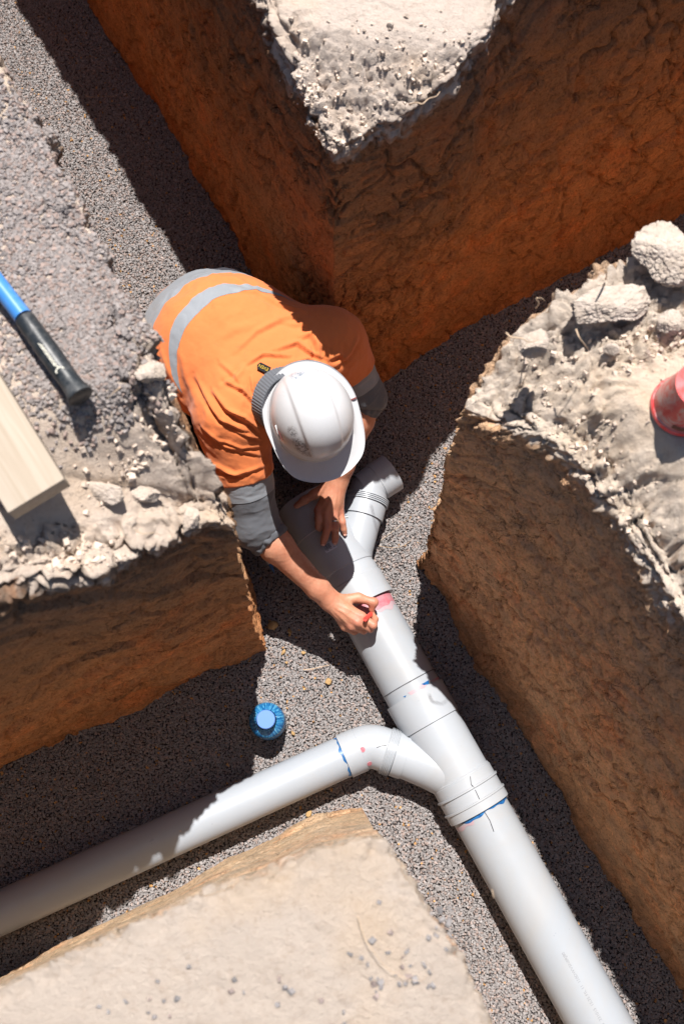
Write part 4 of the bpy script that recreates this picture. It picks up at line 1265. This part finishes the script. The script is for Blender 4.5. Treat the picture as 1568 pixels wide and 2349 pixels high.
# tendons, veins and knuckle creases on the hands, muscle ripple on the forearm
def tendons(V_, N_):
    lst = []
    for a_, b_ in (((775, 1385), (824, 1410)), ((768, 1392), (816, 1426)), ((762, 1398), (802, 1436)), ((758, 1402), (788, 1438))): lst.append(([a_, b_], 2.6, .0012, .0004))
    for a_, b_ in (((765, 1110), (734, 1168)), ((770, 1112), (749, 1172)), ((775, 1112), (765, 1172)), ((780, 1112), (778, 1168))): lst.append(([a_, b_], 2.6, .0012, .0004))
    lst += [([(752, 1135), (757, 1147), (753, 1158), (760, 1163)], 1.7, .0009, 0), ([(770, 1128), (764, 1140), (768, 1152), (762, 1163)], 1.7, .0010, 0), ([(740, 1142), (748, 1150), (753, 1158)], 1.6, .0008, 0),
            ([(772, 1398), (788, 1404), (800, 1418), (806, 1430)], 1.8, .0009, 0), ([(785, 1380), (795, 1392), (800, 1404)], 1.7, .0008, 0)]
    for (x_, y_) in ((826, 1412), (817, 1427), (803, 1436), (788, 1438), (856, 1434), (849, 1442), (857, 1381), (731, 1171), (749, 1178), (766, 1179), (780, 1173)): lst.append(([(x_ - .8, y_), (x_ + .8, y_)], 4.2, .0011, 0))
    return strokes(V_, N_, lst)
handish = (uv[:, 1] > 1080) & (V_[:, 2] > .12)
V_ = V_ + N_ * (tendons(V_, N_) * handish)[:, None]
V_ = V_ + N_ * (.0004 * fbm(V_ * 160, 2))[:, None]
me = mesh_np('body', V_, Q_)
me.attributes.new('knuckle', 'FLOAT', 'POINT')
kn = np.zeros(len(V_))
for (u_, v_, z_) in ((826, 1412, .23), (817, 1427, .23), (803, 1436, .21), (856, 1434, .22), (849, 1442, .205), (857, 1381, .212), (731, 1171, .21), (749, 1178, .21), (766, 1179, .21), (780, 1173, .2), (750, 1212, .209), (769, 1208, .205), (785, 1197, .19), (741, 1245, .182), (768, 1242, .18), (790, 1223, .168)):
    kn = np.maximum(kn, np.exp(-(np.linalg.norm(V_ - np.array(V3(u_, v_, z_)), axis=1) / .014) ** 2))
me.attributes['knuckle'].data.foreach_set('value', kn.astype(np.float32)[:len(me.vertices)])
m = M('skin', .48, .4); m.b.inputs['Subsurface Weight'].default_value = .12; m.b.inputs['Subsurface Radius'].default_value = (.8, .3, .15); m.b.inputs['Subsurface Scale'].default_value = .006
c = m.mix(m.ramp(m.noise(55, 5, .65), [(.35, 0), (.7, 1)]), (.50, .245, .155), (.40, .165, .098))
c = m.mix(m.ramp(m.noise(14, 3, .6), [(.4, 0), (.7, .5)]), c, (.44, .16, .095))
c = m.mix(m.math('MULTIPLY', m.attr('knuckle'), .6), c, (.42, .135, .10))
m.color(c); m.bump(m.noise(420, 3, .7), .0006, .8).bump(m.noise(120, 4, .7), .0008, .6)
link('body', me, m.m, person)
M_skin = m

# nails
m = M('nail', .3, .5); m.color((.62, .36, .29))
for (u_, v_, z_, rx, ry, dx, dy) in ((741, 1247, .1875, .0052, .0065, -.1, -1), (768, 1244.5, .185, .0050, .0062, 0, -1), (790.5, 1225.5, .1725, .0042, .0054, .15, -1), (733, 1213, .187, .0045, .004, 0, -1)):
    bm = bmesh.new(); bmesh.ops.create_uvsphere(bm, u_segments=14, v_segments=8, radius=1); c_ = V3(u_, v_, z_)
    d_ = Vector((dx, dy, -.45)).normalized(); s_ = d_.cross(Vector((0, 0, 1))).normalized(); u2 = s_.cross(d_)
    for v_2 in bm.verts: v_2.co = c_ + s_ * v_2.co.x * rx + d_ * v_2.co.y * ry + u2 * v_2.co.z * .0022
    bm_obj('fingernail', bm, m.m, person)
# ring
m = M('silver', .25, .5); m.color((.7, .7, .68)); m.b.inputs['Metallic'].default_value = 1
bm = bmesh.new(); c0 = Vector(np.array(V3(767.6, 1196, .2063))); d_ = (V3(769, 1208, .205) - Nr).normalized(); f1, f2, f3 = frame(d_)
for o_, r_ in ((0, 0),):
    pts_ = [c0 + (f1 * math.cos(a_) + f2 * math.sin(a_)) * .0106 for a_ in np.linspace(0, 2 * math.pi, 40)]
    rings = []
    for p_ in pts_[:-1]:
        o2 = (p_ - c0).normalized(); rings.append([bm.verts.new(p_ + d_ * x_ + o2 * y_) for x_, y_ in ((-.0024, 0), (-.002, .0010), (.002, .0010), (.0024, 0), (0, -.0008))])
    for i_ in range(len(rings)):
        a2, b2 = rings[i_], rings[(i_ + 1) % len(rings)]
        for k in range(5): bm.faces.new((a2[k], a2[(k + 1) % 5], b2[(k + 1) % 5], b2[k]))
fin('wedding_ring', bm, m.m, person, 50)

# eyes and hair (hidden under the hat from above)
m = M('eye', .2, .5); m.color((.6, .58, .55)); 
for s_ in (-1, 1):
    bm = bmesh.new(); bmesh.ops.create_uvsphere(bm, u_segments=16, v_segments=10, radius=.012, matrix=Matrix.Translation(head0 + hx * (.031 * s_) + hf * .080 - hz * .036)); bm_obj('eye', bm, m.m, person)
m = M('hair', .7, .3); m.color(m.mix(m.noise(200, 3), (.05, .03, .02), (.10, .06, .035)))
Vh, Qh = sdf_mesh([Ell(head0 + hz * .006 - hf * .008, (.079, .096, .100), HM), Ell(head0 - hf * .055 - hz * .05, (.058, .045, .05), HM, .03)], .005, [(head0 + hf * .060 - hz * .03, tuple(hf)), (head0 - hz * .075, tuple(-hz))])
link('hair', mesh_np('hair', Vh + normals(Vh, Qh) * (.002 * fbm(Vh * 130, 3))[:, None], Qh), m.m, person)

# --- shirt
def weave(name, c, c2, bumpd=.0006):
    m_ = M(name, .9, .15); m_.color(m_.mix(m_.ramp(m_.noise(7, 5, .65), [(.35, 0), (.75, 1)]), c, c2)); m_.b.inputs['Sheen Weight'].default_value = .15
    m_.bump(m_.noise(900, 2), bumpd, .6).bump(m_.noise(34, 4, .6, .5), .0022, .5); return m_
M_or = weave('orange_cotton', (.61, .178, .058), (.57, .158, .050))
_c = M_or.b.inputs['Base Color'].links[0].from_socket
_c = M_or.mix(M_or.ramp(M_or.noise(26, 6, .8, .6), [(.60, 0), (.74, .42)]), _c, (.20, .10, .05))
M_or.color(M_or.mix(M_or.ramp(M_or.noise(9, 4, .7), [(.56, 0), (.8, .30)]), _c, (.34, .16, .07)))
M_gr = weave('grey_cotton', (.115, .123, .140), (.095, .102, .118))
M_tape = weave('reflective_tape', (.23, .25, .28), (.20, .22, .245), .0003); M_tape.b.inputs['Roughness'].default_value = .5
M_na = weave('navy_cotton', (.022, .024, .034), (.03, .03, .04))
up = Vector((0, 0, 1))
sh_t = [Cap(pelv + Vector((-.0, .0, -.03)) + fwd * .02, mid, .142, .150, .06, (0, 0, 1), .85),
        Cap(pelv - side * .045 + fwd * .025, mid - side * .03, .122, .135, .06), Cap(pelv + side * .045 + fwd * .02, mid + side * .03, .125, .135, .06),
        Cap(mid, chest, .150, .135, .08, (0, 0, 1), .85),
        Cap(mid - side * .04, rsh + side * .06 - fwd * .03, .125, .09, .07), Cap(mid + side * .04, lsh - side * .06 - fwd * .03, .125, .09, .07),
        Cap(rsh + side * .03, lsh - side * .03, .088, .088, .06),
        Cap(chest, neck, .105, .066, .05)]
# upper sleeves
rb = rsh.lerp(relb, .50); lb_ = lsh.lerp(lelb, .50)
rdir = (relb - rsh).normalized(); ldir = (lelb - lsh).normalized()
sleeve_r = [Cap(rsh, rb + rdir * .03, .082, .073, .04)]; sleeve_l = [Cap(lsh, lb_ + ldir * .03, .080, .070, .04)]
class CutCap(Cap):
    def __init__(s, *a, cut=None, **k): super().__init__(*a, **k); s.cut = (np.array(cut[0]), np.array(cut[1]))
    def d(s, p): return np.maximum(super().d(p), (p - s.cut[0]) @ s.cut[1])
sleeve_r = [CutCap(rsh, rb + rdir * .04, .080, .074, .04, cut=(rb, rdir))]
sleeve_l = [CutCap(lsh, lb_ + ldir * .04, .076, .066, .04, cut=(lb_, ldir))]
Vs, Qs = sdf_mesh(sh_t + sleeve_r + sleeve_l, .0032, [(head0 - hz * .02 - hf * .02, tuple((hf * 1.0).normalized()))] if False else (), 16, .2)
Ns = normals(Vs, Qs)
folds = [
    (crop1([(720, 625), (800, 575), (950, 585)]), 5, .009, .006), (crop1([(640, 560), (760, 445), (900, 372), (1040, 335)]), 8, .006, .003),
    (crop1([(880, 545), (1000, 505), (1070, 560), (1130, 590)]), 6, .009, .008), (crop1([(1030, 470), (1080, 455), (1110, 520), (1120, 600)]), 7, .008, .007),
    (crop1([(1170, 600), (1230, 570), (1290, 610)]), 7, .007, .006), (crop1([(1210, 640), (1300, 560), (1340, 480)]), 6, .006, .005),
    (crop1([(590, 730), (690, 780), (765, 865)]), 6, .009, .008), (crop1([(520, 785), (600, 890), (765, 985)]), 7, .010, .009),
    (crop1([(500, 860), (560, 945), (700, 1010)]), 6, .007, .006), (crop1([(560, 620), (650, 700), (700, 790)]), 7, .005, .004),
    (crop1([(735, 700), (745, 770), (770, 850)]), 5, .007, .006), (crop1([(700, 640), (640, 720), (560, 760)]), 8, .005, .004),
    (crop1([(455, 985), (560, 1065), (680, 1108), (795, 1105)]), 4.2, .0045, .0035), (crop1([(470, 1010), (590, 1100), (780, 1150)]), 5, .005, .004),
    (crop1([(430, 1060), (520, 1200), (640, 1262), (800, 1215)]), 6, .006, .005), (crop1([(460, 1150), (560, 1240), (690, 1270)]), 5, .005, .004),
    (crop1([(220, 560), (260, 660), (330, 800)]), 7, .005, .005), (crop1([(180, 540), (230, 640), (300, 790), (380, 900)]), 6, .006, .006),
    (crop1([(330, 560), (360, 700), (420, 850)]), 10, .004, .003), (crop1([(420, 700), (470, 800), (520, 900)]), 7, .005, .005),
    (crop1([(640, 200), (760, 215), (900, 290), (1050, 330)]), 6, .005, .004), (crop1([(500, 120), (640, 140), (740, 190)]), 6, .004, .003),
    (crop1([(180, 300), (260, 230), (420, 150)]), 6, .003, .003), (crop1([(900, 380), (980, 400), (1060, 400)]), 7, .004, .003),
    (crop1([(980, 620), (1060, 600), (1150, 640)]), 6, .006, .006), (crop1([(560, 480), (640, 430), (760, 400)]), 12, .003, .002),
    (crop1([(380, 960), (420, 1080), (470, 1180)]), 6, .006, .005), (crop1([(620, 900), (700, 930), (780, 1010)]), 5, .006, .005),
    (crop1([(640, 1010), (720, 1040), (790, 1060)]), 4, .005, .004),
]
folds = [(a2, b2 * .8, c2 * .9, d2 * .9) for a2, b2, c2, d2 in folds]
disp = strokes(Vs, Ns, folds)
# soft drape: wrinkles that run along the spine low on the back and fan at the shoulders
q = np.stack([Vs @ np.array(fwd) * 5, Vs @ np.array(side) * 17, Vs[:, 2] * 12], 1)
disp += .0030 * fbm(q + 4, 3, .55) * sst(.2, .5, np.abs(fbm(Vs * 4 + 2, 2)) + .35)
q2 = Vs * 22; uvs = pix(Vs); shz = np.exp(-((uvs[:, 0] - 520) / 70) ** 2 - ((uvs[:, 1] - 960) / 80) ** 2) + np.exp(-((uvs[:, 0] - 770) / 55) ** 2 - ((uvs[:, 1] - 800) / 60) ** 2)
disp += shz * .0055 * (1 - 2 * np.abs(fbm(q2 * np.array([1, .6, .8]) + 31, 3)))
disp += .0016 * fbm(Vs * 42, 3) + .0026 * (1 - 2 * np.abs(fbm(Vs * np.array([30, 22, 26]) + 5, 3))) * sst(-.2, .4, fbm(Vs * 6 + 9, 2))
Vs = Vs + Ns * disp[:, None]
base = mesh_np('shirt_base', Vs, Qs)
tree = BVHTree.FromPolygons([tuple(v_) for v_ in Vs.tolist()], Qs.tolist())
def hit(u_, v_, tr=tree, z=.3):
    d_ = (V3(u_, v_, z) - Vector(CC)).normalized(); h_ = tr.ray_cast(Vector(CC), d_); return h_[0]
def plane3(pts, toward):
    A = np.array([list(p_) for p_ in pts if p_ is not None]); c_ = A.mean(0); n_ = np.linalg.svd(A - c_)[2][-1]
    n_ = Vector(n_); n_ = n_ if n_.dot(toward) > 0 else -n_; return Vector(c_), n_
back = -fwd
hemc, hemn = plane3([hit(*x_) for x_ in crop1([(160, 500), (165, 400), (230, 300), (340, 205), (470, 130), (600, 100)])], back)
b1c, b1n = plane3([hit(*x_) for x_ in crop1([(300, 700), (258, 600), (262, 480), (300, 380), (400, 260), (520, 190), (640, 170)])], back)
b2c, b2n = plane3([hit(*x_) for x_ in crop1([(345, 800), (312, 650), (318, 540), (350, 440), (440, 330), (560, 240), (680, 212)])], back)
print('planes', hemc, hemn, b1c, b1n, b2c, b2n, hit(500, 790))
lowcut = pelv - fwd * .115 + Vector((0, 0, -.10)); lown = (back * .8 + Vector((0, 0, -.6))).normalized()
bot = (Vector((0, 0, pelv.z - .10)), Vector((0, 0, -1)))
shirt = link('shirt', clip_mesh(base, [(hemc, hemn)], 0, 'shirt'), M_or.m, person); shirt['label'] = 'bright orange long sleeved work shirt'
hem = link('shirt_hem', clip_mesh(base, [(hemc, -hemn), (hemc + hemn * .20, hemn)], -.001, 'shirt_hem'), M_tape.m, shirt)
bnd = link('reflective_band', clip_mesh(base, [(b1c, b1n), (b2c, -b2n)], .0009, 'reflective_band'), M_tape.m, shirt)

# lower sleeves: grey, with a pale tape at the top and a rolled cuff
def sleeve(el, top, d_up, cuff, r0, r1, r2, seed, tape_len, cutin):
    cd = (cuff - el).normalized()
    pr = [Cap(top - d_up * .02, el, r0, r1, .03), Cap(el, cuff, r1, r2, .03)]
    V1, Q1 = sdf_mesh(pr, .0032, [(top + d_up * cutin, tuple(-d_up)), (cuff, tuple(cd))])
    N1 = normals(V1, Q1)
    ang = fbm(V1 * np.array([14, 14, 14]) + seed, 2)
    al_ = V1 @ np.array(d_up); w_ = 1 - 2 * np.abs(fbm(np.stack([V1 @ np.array(d_up) * 30, (V1 @ np.array(frame(d_up)[0])) * 13, (V1 @ np.array(frame(d_up)[1])) * 13], 1) + seed, 3))
    V1 = V1 + N1 * (.0034 * w_ + .003 * ang)[:, None]
    return mesh_np('lower_sleeve', V1, Q1), cd
rc = relb.lerp(rwri, .115)
me_, cd = sleeve(relb, rb, rdir, rc, .069, .055, .043, 5, .03, -.006)
ls = link('lower_sleeve', clip_mesh(me_, [(rb + rdir * .048, -rdir)], 0), M_gr.m, person)
link('sleeve_tape', clip_mesh(me_, [(rb + rdir * .048, rdir)], .0012), M_tape.m, ls)
def cuff_ring(c_, d_, r_, seed, tilt=.2, w=.011):
    bm_ = bmesh.new(); f1_, f2_, f3_ = frame(d_); n1, n2 = 72, 14; rr = []
    for i_ in range(n1):
        a_ = 2 * math.pi * i_ / n1; o_ = f1_ * math.cos(a_) + f2_ * math.sin(a_); row = []
        sh_ = .006 * math.sin(2 * a_ + seed) * tilt * 5
        for k in range(n2):
            b_ = 2 * math.pi * k / n2; wr = .0022 * math.sin(a_ * 9 + 4 * math.sin(b_ + seed)) + .0015 * math.sin(a_ * 17 + seed)
            row.append(bm_.verts.new(c_ + d_ * (sh_ + math.cos(b_) * w * 1.6) + o_ * (r_ + (math.sin(b_)) * (w * .55) + wr)))
        rr.append(row)
    for i_ in range(n1):
        a2, b2 = rr[i_], rr[(i_ + 1) % n1]
        for k in range(n2): bm_.faces.new((a2[k], a2[(k + 1) % n2], b2[(k + 1) % n2], b2[k]))
    return bm_obj('rolled_cuff', bm_, M_gr.m, ls if seed < 5 else lsl)
cuff_ring(rc + cd * .002, cd, .0470, 1, .25, .012)
lc_ = lelb.lerp(lwri, .04)
me_, cd = sleeve(lelb, lb_, ldir, lc_, .062, .048, .041, 9, .03, -.006)
lsl = link('lower_sleeve', clip_mesh(me_, [(lb_ + ldir * .045, -ldir)], 0), M_gr.m, person)
link('sleeve_tape', clip_mesh(me_, [(lb_ + ldir * .045, ldir)], .0012), M_tape.m, lsl)
cuff_ring(lc_ + cd * .002, cd, .0435, 7, .2, .010)

# collar
bm = bmesh.new(); cn = (neck + (head0 - hz * .05)) * .5 - fwd * .01; cdv = (head0 - neck + Vector((0, 0, .04))).normalized(); f1, f2, f3 = frame(cdv)
rows = []
for t_, r_ in ((-.028, .074), (-.012, .072), (.004, .070), (.012, .069), (.013, .065), (.004, .063), (-.02, .064)):
    rows.append([bm.verts.new(V3(652, 922, .642) + cdv * (t_ + .002 * math.sin(a_ * 3)) + (f1 * math.cos(a_) + f2 * math.sin(a_)) * (r_ + .0010 * math.sin(a_ * 60) + .003 * math.sin(a_ * 2))) for a_ in np.linspace(0, 2 * math.pi, 241)[:-1]])
for a2, b2 in zip(rows, rows[1:]):
    for k in range(240): bm.faces.new((a2[k], a2[(k + 1) % 240], b2[(k + 1) % 240], b2[k]))
bm_obj('collar', bm, M_gr.m, shirt)

# trousers and boots
Vt, Qt = sdf_mesh([Cap(pelv + fwd * .03 + Vector((0, 0, -.06)), pelv + fwd * .05, .125, .11, .05)] + [p_ for hp_, kn_, an_ in ((hipr, khr, anr), (hipl, khl, anl)) for p_ in chain([hp_, kn_, an_], [.092, .066, .058], .04)] + [Cap(pelv + side * .06 - fwd * .005 + Vector((0, 0, -.01)), pelv + side * .10 + fwd * .02, .100, .09, .05)], .006)
Nt = normals(Vt, Qt); link('trousers', mesh_np('trousers', Vt + Nt * (.004 * (1 - 2 * np.abs(fbm(Vt * 16, 3))))[:, None], Qt), M_na.m, person)
m = M('boot_leather', .6, .3); m.color((.10, .065, .04))
for an_, te in ((anr, toer), (anl, toel)):
    Vb, Qb = sdf_mesh([Cap(an_ + Vector((0, 0, .03)), an_, .052, .048, .02), Cap(an_, te + Vector((0, 0, .012)), .046, .040, .03)], .005, [((0, 0, .008), (0, 0, -1))])
    link('work_boot', mesh_np('boot', Vb, Qb), m.m, person)

# label at the collar
M_lab = M('black_label', .8, .2); M_lab.color((.018, .018, .02)); M_gold = M('gold_thread', .6, .3); M_gold.color((.55, .38, .04))
A_, B_, C_, D_ = [hit(*x_) for x_ in crop1([(775, 625), (845, 655), (820, 690), (770, 655)])]
cA = hit(*crop1([(805, 650)])[0])
if cA is not None:
    e1 = (hit(*crop1([(838, 668)])[0]) - hit(*crop1([(782, 640)])[0])); e1.normalize(); up_ = (Vector(CC) - cA).normalized(); e2 = up_.cross(e1).normalized(); nn_ = e1.cross(e2)
    bm = bmesh.new(); o_ = cA + nn_ * .010; hx_, hy_ = .014, .0085
    vv = [bm.verts.new(o_ + e1 * x_ + e2 * y_ + nn_ * z_) for z_ in (0, -.001) for x_, y_ in ((-hx_, 0), (-hx_ + .004, -hy_), (hx_ + .004, -hy_), (hx_ + .004, hy_), (-hx_ + .004, hy_))]
    bm.faces.new(vv[:5]); bm.faces.new(vv[5:][::-1])
    for k in range(5): bm.faces.new((vv[k], vv[5 + k], vv[5 + (k + 1) % 5], vv[(k + 1) % 5]))
    lo_ = bm_obj('collar_label', bm, M_lab.m, shirt, smooth=False)
    fc = bpy.data.curves.new('txt', 'FONT'); fc.body = 'EVEN'; fc.size = .0105; fo = bpy.data.objects.new('txt', fc); SC.collection.objects.link(fo)
    dg = bpy.context.evaluated_depsgraph_get(); tm = bpy.data.meshes.new_from_object(fo.evaluated_get(dg)); bpy.data.objects.remove(fo)
    for v_ in tm.vertices: v_.co = o_ + nn_ * .0006 - e1 * (v_.co.x - .0145) - e2 * (v_.co.y - .0040)
    tm.materials.clear(); link('lettering', tm, M_gold.m, lo_, smooth=False)

# --- hard hat
m = M('white_hard_plastic', .30, .5); 
hl_ = m.n('ShaderNodeVectorMath', operation='DISTANCE')
sc1 = m.ramp(m.noise(150, 6, .85, 1.5), [(.47, 0), (.53, 1)])
def spot(c_, r_):
    nd = m.n('ShaderNodeVectorMath', operation='DISTANCE'); m.put(nd.inputs[0], m.co); nd.inputs[1].default_value = tuple(c_); return m.ramp(m.math('DIVIDE', nd.outputs['Value'], r_ * 1.35), [(.5, 1), (1, 0)])
a_, b_, hh = .0950, .1070, .116
def hatpt(x_, y_):
    """top surface point at hat coordinates"""
    e_ = 1 - (x_ / a_) ** 2 - (y_ / b_) ** 2
    return hatc + hx * x_ + hf * y_ + hz * (hh * max(e_, 0) ** .5)
def pick(u_, v_):
    """hat coordinates (x, y) under a photo pixel, from the finished dome"""
    d_ = (V3(u_, v_, .5) - Vector(CC)).normalized(); h_ = hat_tree.ray_cast(Vector(CC), d_); return h_[0]
bm = bmesh.new(); NU, NV = 160, 56; rows = []
def ridge(x_, y_):
    wv = .036 + .006 * (1 - (y_ / b_) ** 2)
    return 1.7 * .0032 * (sst(wv + .0022, wv - .0022, abs(x_)) if False else float(1 / (1 + math.exp((abs(x_) - wv) / .0009))))
for j in range(NV + 1):
    th = j / NV * math.pi / 2; row = []
    for i_ in range(NU):
        ph_ = 2 * math.pi * i_ / NU; se = math.sin(th) ** .94; x_ = a_ * se * math.cos(ph_); y_ = b_ * se * math.sin(ph_); z_ = hh * math.cos(th) ** .92
        k_ = 1 - .10 * sst(.0, 1, z_ / hh) * 0
        taper = sst(.02, .25, math.cos(th)); z_ += ridge(x_, y_) * float(taper) ; rr_ = 1 + .0
        row.append(Vector((x_ * rr_, y_ * rr_, z_)))
    rows.append(row)
# brim: a gutter and a peak at the front
for j, (o_, z_) in enumerate(((.0015, .000), (.004, -.004), (.0075, -.0062), (.0125, -.0068), (.0165, -.0052), (.0180, -.0030), (.0180, -.0065), (.0140, -.0095), (.004, -.0085))):
    row = []
    for i_ in range(NU):
        ph_ = 2 * math.pi * i_ / NU; cx_, sy_ = math.cos(ph_), math.sin(ph_)
        fr__ = float(sst(.10, .80, sy_)); ext = (o_ / .018) * .034 * fr__ if o_ > .004 else 0
        n2_ = Vector((cx_ / a_, sy_ / b_, 0)).normalized(); px_, py_ = a_ * cx_, b_ * sy_
        row.append(Vector((px_ + n2_.x * o_ * (.80 if cx_ > 0 else .9) + n2_.x * ext * .35, py_ + n2_.y * o_ + ext, z_ - .010 * fr__ * (o_ / .018) - .001)))
    rows.append(row)
vr = [[bm.verts.new(hatc + hx * p_.x + hf * p_.y + hz * p_.z) for p_ in row] if j_ > 0 else None for j_, row in enumerate(rows)]
apex = bm.verts.new(hatc + hz * (hh + .0054))
for k in range(NU): bm.faces.new((apex, vr[1][k], vr[1][(k + 1) % NU]))
for a2, b2 in zip(vr[1:], vr[2:]):
    for k in range(NU): bm.faces.new((a2[k], b2[k], b2[(k + 1) % NU], a2[(k + 1) % NU]))
hat = fin('hard_hat', bm, None, person, 50)
hat_tree = BVHTree.FromObject(hat, bpy.context.evaluated_depsgraph_get()) if False else None
bmx = bmesh.new(); bmx.from_mesh(hat.data); hat_tree = BVHTree.FromBMesh(bmx); bmx.free()
def pk(u_, v_):
    p_ = pick(u_, v_); return p_ if p_ is not None else hatc
c = (.50, .51, .53)
c = m.mix(m.ramp(m.noise(60, 6, .85, 1.2), [(.63, 0), (.70, .5)]), c, (.22, .21, .20))
c = m.mix(m.ramp(m.noise(8, 6, .8), [(.48, 0), (.72, .30)]), c, (.42, .415, .40))
for (uv_, r_) in (((680, 862), .013), ((672, 858), .010), ((690, 855), .010)):
    c = m.mix(m.math('MULTIPLY', m.math('MULTIPLY', spot(pk(*uv_), r_), sc1), .7), c, (.10, .14, .20))
for (uv_, r_) in (((695, 1030), .020), ((682, 1015), .014), ((670, 990), .012), ((706, 1042), .013)):
    c = m.mix(m.math('MULTIPLY', m.math('MULTIPLY', spot(pk(*uv_), r_), sc1), .85), c, (.07, .06, .06))
for (uv_, r_) in (((746, 1040), .010), ((690, 1052), .014), ((800, 1000), .014)):
    c = m.mix(m.math('MULTIPLY', spot(pk(*uv_), r_), .22), c, (.50, .40, .26))
m.color(c); hat.data.materials.append(m.m)
# accessory slots and a brim rail
md = M('slot_red_dark', .7, .2); md.color((.16, .05, .05))
for pts_ in ([(639, 988), (648, 1008)], [(809, 892), (817, 912)]):
    P0, P1 = pk(*pts_[0]), pk(*pts_[1]); dd_ = (P1 - P0).normalized(); bmq = bmesh.new(); ss_ = dd_.cross(hz).normalized()
    bmesh.ops.create_cube(bmq, size=1, matrix=Matrix.Translation((P0 + P1) / 2) @ Matrix(([*ss_, 0], [*dd_, 0], [*ss_.cross(dd_), 0], [0, 0, 0, 1])).transposed() @ Matrix.Diagonal((.0035, (P1 - P0).length, .004, 1)))
    bm_obj('slot', bmq, md.m, hat, smooth=False)
for l_ in ([(632, 975), (640, 1002), (650, 1026)], [(812, 880), (820, 905), (823, 930)]):
    pts_ = [pk(*x_) for x_ in l_]; bmq = bmesh.new(); tube_bm(bmq, [p_ + hz * .0015 for p_ in pts_], .0022, 8); bm_obj('rail', bmq, m.m, hat)

# --- red pen held in the right hand
A_ = V3(837, 1420, .250); B_ = V3(848, 1401, .205); d_ = (B_ - A_).normalized(); tip = A_ + d_ * .125
T_ = V3(858, 1402, .166)
d_ = (T_ - A_).normalized()
t = thing('marker_pen', 'red marker pen held in the right fist over the pipe', 'pen', A_)
m = M('red_pen_plastic', .4, .45); m.color((.72, .065, .05)); bm = bmesh.new()
tube_bm2(bm, [A_ + d_ * .002, A_, A_, A_ + d_ * .012, A_ + d_ * .06], [.0022, .0030, .0058, .0062, .0062], 24); fin('barrel', bm, m.m, t)
bm = bmesh.new(); tube_bm(bm, [A_ + d_ * .06, A_ + d_ * .075, T_], [.0062, .0042, .0010], 20); m = M('pen_tip', .5, .3); m.color((.45, .03, .03)); fin('tip', bm, m.m, t)
